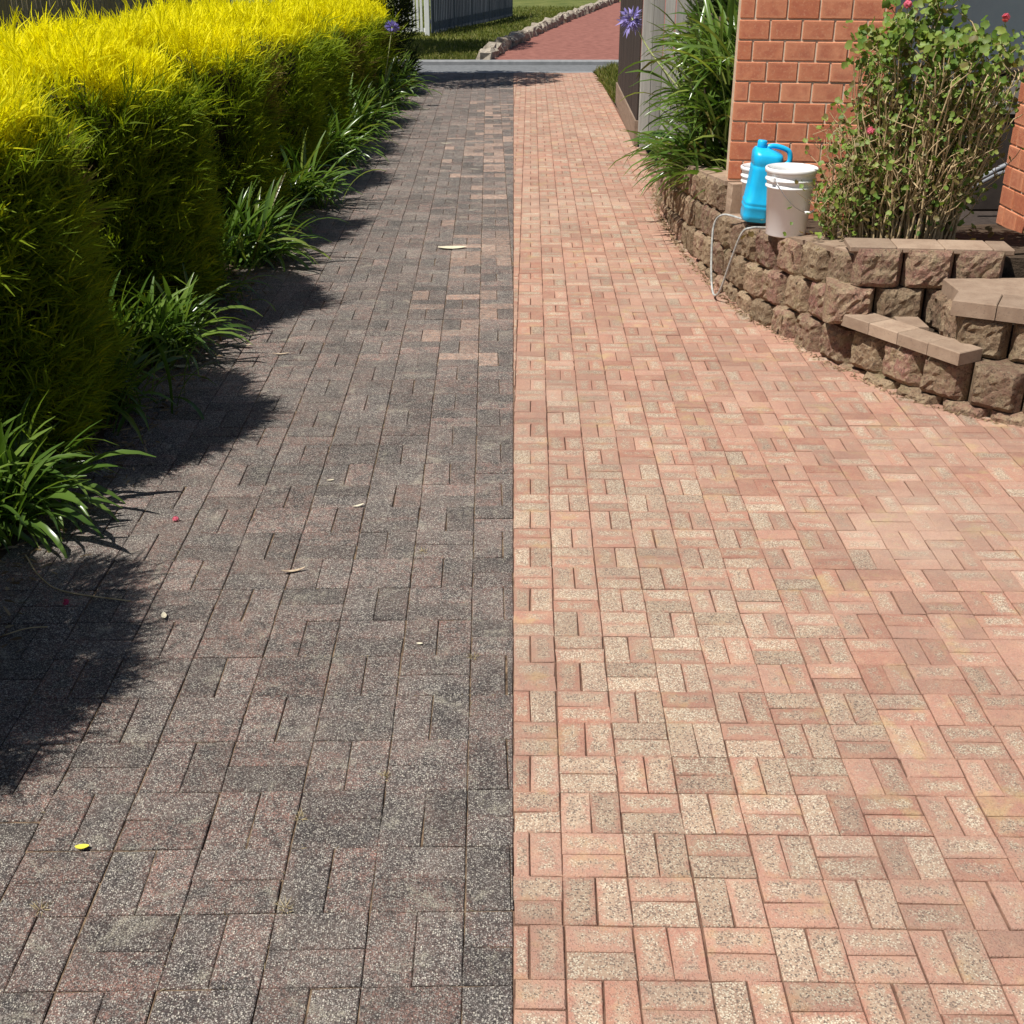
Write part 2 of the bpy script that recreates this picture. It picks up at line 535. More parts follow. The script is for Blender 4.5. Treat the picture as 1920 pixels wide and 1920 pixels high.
def wob(p, f, seed=0.0):
    """cheap smooth pseudo noise for numpy arrays (n,3) -> (n,), about -1..1"""
    p = np.asarray(p) * f + seed
    x, y, z = p[..., 0], p[..., 1], p[..., 2]
    return (np.sin(1.7 * x + 1.3 * np.sin(1.1 * y + 2.1)) + np.sin(1.9 * y + 1.7 * np.sin(1.3 * z + .7)) + np.sin(1.6 * z + 1.5 * np.sin(1.2 * x + 4.2))) / 3


def sheet(name, poly, z, mat, kind='structure', parent=None, thick=0.0):
    mb = MB()
    n = len(poly)
    mb.add([(p[0], p[1], z) for p in poly], [tuple(range(n))])
    o = mb.build(name, mat, parent, kind=kind)
    return o


# ------------------------------------------------------------------ setting: ground, road, beds
sheet('ground', [(-150, -60), (150, -60), (150, 240), (-150, 240)], -0.16, M['ground'])
SEAM = lambda g: 0.0008 + 0.00123 * g                     # where grime stops and washed paving starts
XL_EDGE = -1.74

# wall base curve (driveway side), from near right to far
WB = [(3.1, 4.75), (2.70, 4.90), (2.37, 5.06), (2.245, 5.13), (2.09, 5.27), (1.945, 5.45), (1.79, 5.77), (1.67, 6.07), (1.55, 6.46), (1.416, 6.89),
      (1.345, 7.44), (1.285, 8.14), (1.25, 8.80), (1.245, 9.87), (1.29, 10.7), (1.37, 11.6)]


def wall_x(g):
    pts = WB[::-1]
    if g >= pts[0][1]:
        return 1.40
    if g <= WB[0][1]:
        return 3.2
    for a, b in zip(WB, WB[1:]):
        if a[1] <= g <= b[1]:
            t = (g - a[1]) / (b[1] - a[1])
            return a[0] + (b[0] - a[0]) * t
    return 1.4


w_drive = sheet('weathered_driveway', [(-1.78, -1.0), (SEAM(-1.0), -1.0), (SEAM(22.0), 22.0), (-1.78, 22.0)], -0.0062, M['joint_dark'])
c_drive = sheet('cleaned_driveway', [(SEAM(-1.0), -1.0), (3.0, -1.0), (3.0, 5.0), (2.2, 5.6), (1.75, 7.0), (1.6, 11), (1.46, 13), (1.44, 22), (SEAM(22.0), 22.0)], -0.0062, M['joint_red'])


def clip_poly(poly, a, n):
    """keep side where (p-a).n <= 0"""
    out = []
    for i in range(len(poly)):
        p, q = poly[i], poly[(i + 1) % len(poly)]
        dp = (p[0] - a[0]) * n[0] + (p[1] - a[1]) * n[1]
        dq = (q[0] - a[0]) * n[0] + (q[1] - a[1]) * n[1]
        if dp <= 0:
            out.append(p)
        if (dp < 0 < dq) or (dq < 0 < dp):
            t = dp / (dp - dq)
            out.append((p[0] + (q[0] - p[0]) * t, p[1] + (q[1] - p[1]) * t))
    return out


def area(poly):
    return 0.5 * sum(poly[i][0] * poly[(i + 1) % len(poly)][1] - poly[(i + 1) % len(poly)][0] * poly[i][1] for i in range(len(poly)))


def inset(poly, d):
    n = len(poly)
    out = []
    for i in range(n):
        a, b, c = Vector(poly[i - 1]), Vector(poly[i]), Vector(poly[(i + 1) % n])
        e1, e2 = (b - a).normalized(), (c - b).normalized()
        n1, n2 = Vector((-e1.y, e1.x)), Vector((-e2.y, e2.x))
        m = (n1 + n2)
        k = m.length_squared
        m = m * (2 * d / k) if k > 0.3 else n1 * d
        out.append((b.x + m.x, b.y + m.y))
    return out


def paver_geo(poly, rnd, joint, ring, zj, tilt):
    """rounded little slab; poly CCW"""
    base = inset(poly, joint / 2)
    n = len(base)
    c = Vector((sum(p[0] for p in base) / n, sum(p[1] for p in base) / n))
    th = rnd.gauss(0, 0.0065)
    jit = [(rnd.gauss(0, 0.0013), rnd.gauss(0, 0.0013)) for _ in range(n)]

    def rot(p, j=(0, 0)):
        d = Vector(p) - c
        return (c.x + d.x * math.cos(th) - d.y * math.sin(th) + j[0], c.y + d.x * math.sin(th) + d.y * math.cos(th) + j[1])
    base = [rot(p, j) for p, j in zip(base, jit)]
    dz, tx, ty = rnd.gauss(0, zj), rnd.gauss(0, tilt), rnd.gauss(0, tilt)
    r1 = inset(base, 0.0024)
    A = abs(area(base))
    r2 = inset(base, ring)
    if area(r2) < 0.15 * A:
        r2 = [(c.x + (p[0] - c.x) * 0.5, c.y + (p[1] - c.y) * 0.5) for p in base]
    H = lambda p, z: (p[0], p[1], z + dz + (p[0] - c.x) * tx + (p[1] - c.y) * ty)
    V = [H(p, -0.03) for p in base] + [H(p, -0.0028) for p in base] + [H(p, 0.0) for p in r1] + [H(p, 0.0006) for p in r2]
    E = [0.0] * (3 * n) + [1.0] * n
    F = []
    for k in range(3):
        for i in range(n):
            j = (i + 1) % n
            F.append((k * n + i, k * n + j, (k + 1) * n + j, (k + 1) * n + i))
    F.append(tuple(3 * n + i for i in range(n)))
    return V, F, E


def pave(field, x0, g0, slope, B, cols, rows, clips, keep, mat, joint, ring, parity, tonefn, zj, tilt, seed):
    rnd = random.Random(seed)
    ux, uy = (1 / math.hypot(1, slope), -slope / math.hypot(1, slope)), (slope / math.hypot(1, slope), 1 / math.hypot(1, slope))
    W = lambda a, b: (x0 + ux[0] * a + uy[0] * b, g0 + ux[1] * a + uy[1] * b)
    items = []
    for i in range(*cols):
        for j in range(*rows):
            sq = [(i * B, j * B), ((i + 1) * B, j * B), ((i + 1) * B, (j + 1) * B), (i * B, (j + 1) * B)]
            if (i + j) % 2 == parity:
                m = (i + .5) * B
                rs = [[sq[0], (m, sq[0][1]), (m, sq[2][1]), sq[3]], [(m, sq[0][1]), sq[1], sq[2], (m, sq[2][1])]]
            else:
                m = (j + .5) * B
                rs = [[sq[0], sq[1], (sq[1][0], m), (sq[0][0], m)], [(sq[0][0], m), (sq[1][0], m), sq[2], sq[3]]]
            for r in rs:
                poly = [W(*p) for p in r]
                full = area(poly)
                for a, nn in clips:
                    poly = clip_poly(poly, a, nn)
                    if len(poly) < 3:
                        break
                if len(poly) < 3 or area(poly) < 0.06 * full:
                    continue
                # drop doubled points
                q = [p for k, p in enumerate(poly) if math.hypot(p[0] - poly[k - 1][0], p[1] - poly[k - 1][1]) > 0.004]
                if len(q) < 3:
                    continue
                cx, cy = sum(p[0] for p in q) / len(q), sum(p[1] for p in q) / len(q)
                if not keep(cx, cy):
                    continue
                items.append((q, cx, cy, area(q) / full))
    def shown(it):
        u, v, zc = proj((it[1], it[2], 0))
        inside = -20 < u < 1940 and -20 < v < 1945
        return (0 if inside else 1, zc / math.sqrt(max(it[3], .05)))
    items.sort(key=shown)
    bulk_V, bulk_F, bulk_E, bulk_T = [], [], [], []
    for k, (q, cx, cy, fr) in enumerate(items):
        V, F, E = paver_geo(q, rnd, joint, ring, zj, tilt)
        t = tonefn(cx, cy, rnd)
        if k < 300:
            mesh_np('paver', V, F, mat, field, {'tone': np.tile(t, (len(V), 1)), 'edge': E})
        else:
            b = len(bulk_V)
            bulk_V += V
            bulk_F += [tuple(i + b for i in f) for f in F]
            bulk_E += E
            bulk_T += [t] * len(V)
    mesh_np('distant_pavers', bulk_V, bulk_F, mat, field, {'tone': np.array(bulk_T), 'edge': bulk_E}, kind='stuff')


def tone_w(x, y, rnd):
    d = math.exp(-((x + 0.28) / 0.26) ** 2) * (1 if 6.6 < y < 15.5 else math.exp(-((y - 6.6) / 0.5) ** 2) if y < 6.6 else math.exp(-((y - 15.5) / 2.0) ** 2))
    patch = 0.5 + 0.5 * math.sin(y * 1.9 + 1.3 * math.sin(y * 0.83)) * math.cos(x * 3 + y * 0.4)
    clean = 0.0
    if rnd.random() < 0.75 * d * (0.25 + patch):
        clean = rnd.uniform(0.35, 1.0)
    return (rnd.random(), clean, rnd.random() ** (1.2 if x < -0.55 and y < 3.6 else 2.0))


def tone_c(x, y, rnd):
    # washed pavers: how much cream wear shows (higher towards the middle of the drive)
    mid = math.exp(-((x - 0.45) / 0.65) ** 2)
    wear = min(1, max(0, rnd.gauss(0.26 + 0.44 * mid * math.exp(-((y - 2.9) / 2.3) ** 2) + 0.10 * mid, 0.20)))
    return (rnd.random(), wear, rnd.random() ** 1.5)


SD = Vector((0.00123, 1.0)).normalized()
seam_pt = (SEAM(0), 0.0)
pave(w_drive, -0.106, 1.82, -0.0176, 0.2166, (-9, 3), (-13, 94),
     [(seam_pt, (SD.y, -SD.x))], lambda x, y: x > XL_EDGE - 0.12 and y < 21.95, M['wpaver'], 0.0036, 0.030, 1, tone_w, 0.0009, 0.0065, 11)
pave(c_drive, 0.117, 1.837, 0.0145, 0.1551, (-4, 19), (-18, 131),
     [(seam_pt, (-SD.y, SD.x))], lambda x, y: x < wall_x(y) + (0.16 if y < 11.6 else 0.02) and y < 21.95, M['cpaver'], 0.0034, 0.026, 1, tone_c, 0.0009, 0.0065, 12)


def lumpy(name, x0, x1, y0, y1, nx, ny, zf, mat, kind='structure', parent=None):
    xs, ys = np.linspace(x0, x1, nx), np.linspace(y0, y1, ny)
    X, Y = np.meshgrid(xs, ys)
    P = np.stack([X.ravel(), Y.ravel(), np.zeros(X.size)], 1)
    P[:, 2] = zf(P)
    idx = np.arange(nx * ny).reshape(ny, nx)
    F = np.stack([idx[:-1, :-1].ravel(), idx[:-1, 1:].ravel(), idx[1:, 1:].ravel(), idx[1:, :-1].ravel()], 1)
    return mesh_np(name, P, F, mat, parent, smooth=True, kind=kind)


def bed_z(P):
    t = np.clip((-1.70 - P[:, 0]) / 0.35, 0, 1)
    return -0.02 + 0.05 * t + 0.02 * t * wob(P, 5.0)


lumpy('hedge_bed', -5.6, -1.765, -1.0, 23.0, 40, 160, bed_z, M['soil'])

# street beyond the driveway mouth
sheet('road', [(-60, 22.25), (60, 22.25), (60, 23.95), (-60, 23.95)], -0.045, M['asphalt'])
k = MB()
k.box((0, 22.13, -0.06), (120, 0.24, 0.11), 0, 0.02)
k.build('kerb', M['kerb'], kind='structure')
k = MB()
k.box((0, 24.07, -0.03), (120, 0.24, 0.13), 0, 0.02)
k.build('kerb', M['kerb'], kind='structure')


def edge_line(t):                       # stone edging between lawn and the drive across the street
    return (-0.50 + 4.6 * t ** 1.15, 24.35 + 26.2 * t)


far = [edge_line(i / 20) for i in range(21)]
lumpy('lawn', -22, 6, 24.19, 70, 60, 90, lambda P: -0.012 + 0.05 * wob(P, 0.5), M['grass_ground'])
sheet('opposite_driveway', [(-0.48, 24.19), (14, 24.19), (22, 60), (7.5, 60)] + [(x + 0.05, y) for x, y in far[::-1]], 0.03, M['opposite'])
lumpy('verge', 1.46, 8.0, 17.6, 22.0, 24, 24, lambda P: -0.02 + 0.10 * np.clip((P[:, 0] - 1.46) / .3, 0, 1) + 0.03 * wob(P, 2.5), M['grass_ground'])
lumpy('verge', -22, -1.79, 20.6, 22.0, 40, 8, lambda P: 0.0 + 0.02 * wob(P, 2.5), M['grass_ground'])


def blades(name, pts, lens, wid, mat, tone, lean=0.35, up=1.0, parent=None, kind='stuff', dirs=None, bendf=0.4):
    """many narrow leaf blades (two quads each); tone (n,3)"""
    n = len(pts)
    pts = np.asarray(pts, float)
    if dirs is None:
        d = RNG.normal(0, lean, (n, 3))
        d[:, 2] = up
    else:
        d = np.array(dirs, float)
    d /= np.linalg.norm(d, axis=1, keepdims=True)
    s = np.cross(d, RNG.normal(0, 1, (n, 3)))
    s /= np.linalg.norm(s, axis=1, keepdims=True) + 1e-9
    b = np.cross(s, d)
    L = np.asarray(lens).reshape(-1, 1) * np.ones((n, 1))
    Wd = np.asarray(wid).reshape(-1, 1) * np.ones((n, 1))
    m = pts + d * L * 0.5 + b * L * 0.06 * bendf
    e = pts + d * L + b * L * 0.25 * bendf + np.array([0, 0, -1.0]) * L * 0.12 * bendf
    V = np.stack([pts - s * Wd * .35, pts + s * Wd * .35, m + s * Wd * .5, m - s * Wd * .5, e + s * Wd * .12, e - s * Wd * .12], 1).reshape(-1, 3)
    i = np.arange(n)[:, None] * 6
    F = np.concatenate([i + np.array([[0, 1, 2, 3]]), i + np.array([[3, 2, 4, 5]])], 0)
    T = np.repeat(np.asarray(tone, float), 6, axis=0)
    return mesh_np(name, V, F, mat, parent, {'tone': T}, kind=kind)


def lawn_pts(n, fn):
    out = []
    while len(out) < n:
        P = fn(4000)
        out.extend(P.tolist())
    return np.array(out[:n])


def far_lawn(n):
    t = RNG.random(n)
    y = 24.3 + 22 * t ** 1.6
    tt = np.clip((y - 24.35) / 26.2, 0, 1)
    xe = -0.50 + 4.6 * tt ** 1.15 - 0.2
    x = xe - RNG.random(n) ** 1.3 * (5.5 + tt * 4)
    return np.stack([x, y, np.full(n, 0.0)], 1)


gp = far_lawn(42000)
gp[:, 2] = -0.012 + 0.05 * wob(gp, 0.5)
gt = np.stack([np.clip(0.5 + 0.35 * wob(gp, 1.4) + RNG.normal(0, .2, len(gp)), 0, 1), (RNG.random(len(gp)) < 0.22) * RNG.random(len(gp)), np.zeros(len(gp))], 1)
go = blades('lawn_grass', gp, RNG.uniform(.05, .13, len(gp)), .018, M['grass'], gt, 0.6)
tag(go, 'short mown grass on the lawn across the street', 'grass')
vp = np.stack([1.46 + RNG.random(9000) ** 1.2 * 1.6, RNG.uniform(17.6, 22, 9000), np.zeros(9000)], 1)
vp[:, 2] = -0.02 + 0.10 * np.clip((vp[:, 0] - 1.46) / .3, 0, 1) + 0.03 * wob(vp, 2.5)
vo = blades('verge_grass', vp, RNG.uniform(.06, .16, 9000), .014, M['grass'], np.stack([RNG.random(9000), (RNG.random(9000) < .2) * .8, np.zeros(9000)], 1), 0.5)
tag(vo, 'shaggy grass at the foot of the shade-darkened fence', 'grass')

# stone edging across the street
edging = empty('stone_edging', 'row of rough tan stones edging the red driveway across the street', 'edging', (edge_line(0)[0], edge_line(0)[1], 0))
er = random.Random(3)
t = 0.0
while t < 1.0:
    x, y = edge_line(t)
    L = er.uniform(0.34, 0.55)
    x2, y2 = edge_line(t + 0.02)
    rz = math.atan2(y2 - y, x2 - x)
    gx = np.array([(a, b, c) for a in (-1, 0, 1) for b in (-1, 0, 1) for c in (-1, 0, 1) if (a, b, c) != (0, 0, 0)], float)
    mb = MB().box((0, 0, 0), (L, er.uniform(.22, .34), er.uniform(.22, .36)), 0, 0.06)
    mb.v = [(p[0] + er.gauss(0, .02), p[1] + er.gauss(0, .02), p[2] + er.gauss(0, .02)) for p in mb.v]
    o = mb.build('stone', M['stone'], edging)
    o.location = (x - edge_line(0)[0], y - edge_line(0)[1], 0.08)
    o.rotation_euler = (er.gauss(0, .08), er.gauss(0, .08), rz)
    t += (L + 0.05) / 27.0

# ------------------------------------------------------------------ fences


def fence_run(root, a, b, h, w, gap, thick, mat, z0=0.0, rails=(0.35, 1.4), railmat=None, post_every=2.4, front=1, jitter=0.008):
    a, b = Vector((a[0], a[1], 0)), Vector((b[0], b[1], 0))
    d = b - a
    L = d.length
    d.normalize()
    rz = math.atan2(d.y, d.x)
    nrm = Vector((d.y, -d.x, 0)) * front
    meshes = []
    for q in range(4):
        mb = MB().box((0, 0, h / 2), (w, thick, h), 0, 0.003)
        mb.v = [(p[0] + random.gauss(0, .001), p[1], p[2] + (random.gauss(0, jitter) if p[2] > h * .5 else 0)) for p in mb.v]
        meshes.append(mb)
    proto = [m.build('paling', mat, root) for m in meshes]
    n = int(L / (w + gap))
    for i in range(n):
        p = a + d * ((i + .5) * (w + gap)) + nrm * 0.02
        if i < 4:
            o = proto[i]
        else:
            o = proto[random.randrange(4)].copy()
            COL.objects.link(o)
            o.parent = root
        o.location = (p.x - root.location.x, p.y - root.location.y, z0)
        o.rotation_euler = (0, random.gauss(0, .003), rz + random.gauss(0, .012))
    for r in rails:
        m = (a + b) / 2 - nrm * 0.02
        mb = MB().box((0, 0, 0), (L, 0.045, 0.09), 0, 0.004)
        o = mb.build('rail', railmat or mat, root)
        o.location = (m.x - root.location.x, m.y - root.location.y, z0 + r)
        o.rotation_euler = (0, 0, rz)
    np_ = int(L / post_every) + 1
    for i in range(np_):
        p = a + d * min(L, i * post_every + 0.05) - nrm * 0.085
        o = MB().box((0, 0, h / 2), (0.1, 0.085, h + 0.06), 0, 0.006).build('post', railmat or mat, root)
        o.location = (p.x - root.location.x, p.y - root.location.y, z0 - 0.02)
        o.rotation_euler = (0, 0, rz)


f = empty('paling_fence', 'sunlit tan paling fence behind the golden hedge', 'fence', (-4.3, 4.0, 0))
fence_run(f, (-4.3, 5.2), (-4.3, 19.5), 1.85, 0.10, 0.012, 0.018, M['wood_tan'], 0.0, (0.4, 1.5), front=1)
f = empty('paling_fence', 'blue-grey paling fence behind the shaded lawn across the street', 'fence', (-2.0, 32, 0))
fence_run(f, (-2.05, 31.9), (0.02, 40.6), 1.9, 0.12, 0.03, 0.02, M['wood_blue'], 0.0, (0.3, 1.4), post_every=1.9, front=1)
g = empty('white_gate', 'white picket gate beside the blue-grey fence across the street', 'gate', (-2.7, 31.4, 0))
for i in range(8):
    o = MB().box((0, 0, 0.85), (0.055, 0.02, 1.5), 0, 0.004).build('picket', M['white'], g)
    o.location = (0.09 * i - 0.17, 0, 0)
for z in (0.13, 1.2):
    o = MB().box((0.15, 0.03, z), (0.85, 0.04, 0.10), 0, 0.004).build('rail', M['white'], g)
o = MB().box((0.60, 0.02, 0.85), (0.12, 0.12, 1.7), 0, 0.008).build('post', M['white'], g)

f = empty('paling_fence', 'paling fence coloured dark as if in shade, with plinth board beside the cleaned driveway', 'fence', (1.36, 13.5, 0))
fence_run(f, (1.40, 13.55), (1.52, 17.6), 1.95, 0.10, 0.004, 0.018, M['shade_wood'], 0.26, (0.5, 1.5), front=-1, post_every=2.0)  # shaded look of this face is in the paling colour
pb = MB()
for s in range(10):
    y0, y1 = 13.5 + s * 0.41, 13.5 + (s + 1) * 0.41
    x0, x1 = 1.352 + s * 0.0121, 1.352 + (s + 1) * 0.0121
    pb.add([(x0, y0, -.01), (x1, y1, -.01), (x1, y1, .27), (x0, y0, .27), (x0 + .04, y0, -.01), (x1 + .04, y1, -.01), (x1 + .04, y1, .27), (x0 + .04, y0, .27)],
           [(0, 3, 2, 1), (4, 5, 6, 7), (3, 7, 6, 2), (0, 4, 7, 3), (1, 2, 6, 5)])
o = pb.build('plinth_board', M['wood_plinth'], f)
o.matrix_parent_inverse = Matrix.Translation(-f.location)
f2 = empty('paling_fence', 'weathered light grey paling fence behind the big strappy plant', 'fence', (1.40, 13.45, 0))
fence_run(f2, (1.385, 13.40), (3.4, 13.30), 2.1, 0.105, 0.006, 0.018, M['wood_grey'], 0.16, (0.4, 1.6), front=1, post_every=2.2)
o = MB().box((1.0, -0.085, 0.09), (2.0, 0.03, 0.17), 0, 0.004).build('plinth_board', M['wood_grey'], f2)

# ------------------------------------------------------------------ retaining wall of split-face blocks
BW, BH, BD = 0.25, 0.195, 0.20


def block_mesh(seed, w=BW, h=BH, d=BD, plain=False):
    r = np.random.default_rng(seed)
    nx, nz = 11, 9
    us, ws = np.linspace(-1, 1, nx), np.linspace(-1, 1, nz)
    V, F = [], []
    hw, hh = w / 2 - 0.004, h / 2 - 0.002
    sh = r.uniform(-.012, .012, 4)
    for jz, z in enumerate(ws):
        for ix_, u in enumerate(us):
            eu, ez = abs(u), abs(z)
            prof = (1 - max(0, (eu - .80) / .20) ** 1.3) * (1 - 0.6 * max(0, (ez - .86) / .14) ** 1.3)
            fwd = 0.036 * prof + r.normal(0, 0.0034) * (0.3 + prof) + 0.003 * math.sin(2.2 * u + sh[0] * 200) * math.cos(2 * z + sh[1] * 200)
            px = u * (hw - 0.015 + 0.010 * (1 - eu)) + r.normal(0, .0025)
            pz = z * (hh - 0.001) + r.normal(0, .0025) * (ez < 1)
            V.append((px, -fwd if not plain else -0.02, pz))
    for j in range(nz - 1):
        for i in range(nx - 1):
            a = j * nx + i
            F.append((a, a + 1, a + nx + 1, a + nx))
    # back ring
    ring = [(0, i) for i in range(nx)] + [(j, nx - 1) for j in range(1, nz)] + [(nz - 1, i) for i in range(nx - 2, -1, -1)] + [(j, 0) for j in range(nz - 2, 0, -1)]
    rid = [j * nx + i for j, i in ring]
    b = len(V)
    taper = 0.82
    for j, i in ring:                                   # shoulder ring then tapered back
        V.append((us[i] * hw, 0.035, ws[j] * hh))
    for j, i in ring:
        V.append((us[i] * hw * taper, d, ws[j] * hh))
    n = len(ring)
    for k in range(n):
        k2 = (k + 1) % n
        F.append((rid[k2], rid[k], b + k, b + k2))
        F.append((b + k2, b + k, b + n + k, b + n + k2))
    F.append(tuple(b + n + k for k in range(n)))
    return V, F


BLOCKS = []


def block_obj(i, parent, loc, rz, sx=1.0, sz=1.0, tz=0.0):
    V, F = BLOCKS[i % len(BLOCKS)]
    o = mesh_np('block', V, F, M['block'], parent, {'tone': tone_attr(len(V), hue=random.random() ** 1.6)})
    o.location = loc
    o.rotation_euler = (random.gauss(0, .008), tz + random.gauss(0, .006), rz + random.gauss(0, .015))
    o.scale = (sx, 1, sz)
    return o


BLOCKS = [block_mesh(100 + i) for i in range(14)]


def zo(g):
    return float(np.interp(g, [4.5, 5.6, 6.8, 8.0, 9.5, 11.6], [-0.145, -0.150, -0.275, -0.355, -0.48, -0.58]))


# dense arc-length path
path = [Vector((p.x, p.y)) for p in bez([(x, y, 0) for x, y in WB], 16)]
arc = [0.0]
for a, b in zip(path, path[1:]):
    arc.append(arc[-1] + (b - a).length)


def at_arc(s):
    s = min(max(s, 0), arc[-1])
    x = float(np.interp(s, arc, [p.x for p in path]))
    y = float(np.interp(s, arc, [p.y for p in path]))
    x2 = float(np.interp(s + .02, arc, [p.x for p in path])) - float(np.interp(s - .02, arc, [p.x for p in path]))
    y2 = float(np.interp(s + .02, arc, [p.y for p in path])) - float(np.interp(s - .02, arc, [p.y for p in path]))
    L = math.hypot(x2, y2) or 1
    return Vector((x, y)), Vector((x2 / L, y2 / L))


wall = empty('retaining_wall', 'curved brown split-face block retaining wall beside the cleaned driveway', 'wall', (0, 0, 0))
S_UP = next(s for s, p in zip(arc, path) if p.y > 5.95)         # where upper courses leave the curve
S_A = next(s for s, p in zip(arc, path) if p.y > 7.62)          # raised bed starts
S_END = next(s for s, p in zip(arc, path) if p.y > 11.3)
bi = 0
for course in range(5):
    s = 0.06 + (0.5 * BW if course % 2 else 0.0)
    if course in (2, 3):
        s = S_UP + BW * (0.42 if course == 3 else 0.95)
    if course == 4:
        s = S_A + BW * 0.55
    while s < S_END:
        p, tg = at_arc(s)
        # driveway lies on the left of travel (near->far goes up-left): outward normal
        out = Vector((-tg.y, tg.x))
        inward = -out
        zb = zo(p.y) + course * BH
        back = 0.006 * course + random.gauss(0, .004)
        if zb + BH > 0.015 and s > 0.05:
            rz = math.atan2(out.y, out.x) + math.pi / 2       # local -y -> out
            slope = (zo(at_arc(s + .1)[0].y) - zo(at_arc(s - .1)[0].y)) / 0.2
            ww = random.uniform(0.97, 1.0)
            o = block_obj(bi, wall, (p.x + inward.x * (back + 0.03), p.y + inward.y * (back + 0.03), zb + BH / 2), rz, ww)
            bi += 1
        s += BW * random.uniform(1.015, 1.045)
# straight upper courses behind the first step
UP0, UP1 = Vector((1.745, 5.885)), Vector((2.62, 5.80))
ud = (UP1 - UP0).normalized()
for course in (2, 3):
    off = 0.09 if course == 3 else -0.03
    k = 0
    while off + BW * k < (0.74 if course == 3 else 0.62):
        p = UP0 + ud * (off + BW * (k + .0) + 0.02)
        plain = course == 2 and k == 2
        o = block_obj(bi, wall, (p.x, p.y + 0.012 * (course - 2), zo(5.2) + course * BH + BH / 2), math.atan2(ud.y, ud.x), 1.0)
        bi += 1
        k += 1
# smooth end block of the raised bed, facing the viewer
pA, tA = at_arc(S_A)
V, F = block_mesh(300, 0.20, BH, 0.16, plain=True)
o = mesh_np('block', V, F, M['cap'], wall, {'tone': tone_attr(len(V))})
o.location = (pA.x + 0.155, pA.y - 0.01, zo(pA.y) + 4 * BH + BH / 2)
o.rotation_euler = (0, 0, 0.12)
# thin caps lying on the top course
for s0, s1, lev in ((S_UP - 0.05, S_A - 0.06, 4), (S_A + 0.02, S_END, 5)):
    s = s0
    while s < s1 - 0.05:
        L = min(0.24, s1 - s)
        a, ta = at_arc(s + .004)
        b, tb = at_arc(s + L - .004)
        na, nb = Vector((ta.y, -ta.x)), Vector((tb.y, -tb.x))
        za, zb = zo(a.y) + lev * BH, zo(b.y) + lev * BH
        q = [a + na * 0.040, b + nb * 0.040, b + nb * 0.215, a + na * 0.215]
        zz = [za, zb, zb, za]
        hgt = 0.007
        V = [(p.x, p.y, z - 0.02) for p, z in zip(q, zz)] + [(p.x, p.y, z + hgt) for p, z in zip(q, zz)]
        MB().add(V, [(0, 1, 2, 3), (7, 6, 5, 4), (0, 4, 5, 1), (1, 5, 6, 2), (2, 6, 7, 3), (3, 7, 4, 0)]).build('cap', M['cap'], wall, tone=True)
        s += L
for k in range(4):
    p = UP0 + ud * (0.0 + k * 0.235)
    L = 0.231 if k < 3 else 0.10
    o = MB().box((0, 0, 0), (L, 0.20, 0.03), 0, 0.005).build('cap', M['cap'], wall, tone=True)
    o.location = (p.x + ud.x * L / 2 - 0.03, p.y + 0.112, zo(5.2) + 4 * BH - 0.007)
    o.rotation_euler = (0, 0, math.atan2(ud.y, ud.x))

# steps at the right
steps = empty('garden_steps', 'brown block garden steps with brick treads at the right end of the wall', 'steps', (2.0, 5.4, 0))
Z1 = zo(5.2) + 2 * BH                         # top of second course


def slab(poly, z0, z1, name, mat, bev=0.004):
    n = len(poly)
    ins = inset(poly, bev)
    V = [(x - 2.0, y - 5.4, z0) for x, y in poly] + [(x - 2.0, y - 5.4, z1 - bev) for x, y in poly] + [(x - 2.0, y - 5.4, z1) for x, y in ins]
    F = [tuple(range(n))[::-1]]
    for k in range(2):
        F += [(k * n + i, k * n + (i + 1) % n, (k + 1) * n + (i + 1) % n, (k + 1) * n + i) for i in range(n)]
    F.append(tuple(2 * n + i for i in range(n)))
    return MB().add(V, F).build(name, mat, steps, tone=True)


s_lo = next(s for s, p in zip(arc, path) if p.y > 5.24)
s_hi = next(s for s, p in zip(arc, path) if p.y > 5.93)
npc = 4
LA, LB = Vector((1.715, 5.875)), Vector((2.095, 5.22))
ld = (LB - LA).normalized()
ln = Vector((-ld.y, ld.x))
LL = (LB - LA).length
for k in range(npc):
    a = LA + ld * (LL * k / npc + .0015)
    b = LA + ld * (LL * (k + 1) / npc - .0015)
    q = [a - ln * 0.026, b - ln * 0.026, b + ln * 0.13, a + ln * 0.13]
    slab([tuple(p) for p in q], Z1 + 0.002, Z1 + 0.062 + random.gauss(0, .0012), 'tread_paver', M['cap'])
# infill pavers of the first tread
for ix_ in range(5):
    for iy in range(3):
        x0, y0 = 1.70 + 0.125 * ix_, 5.22 + 0.215 * iy
        cx, cy = x0 + .06, y0 + .105
        if cx < wall_x(cy) + 0.17 or cx > 2.12:
            continue
        slab([(x0, y0), (x0 + .122, y0), (x0 + .122, y0 + .212), (x0, y0 + .212)], Z1 + 0.002, Z1 + 0.058 + random.gauss(0, .001), 'tread_paver', M['cap'])
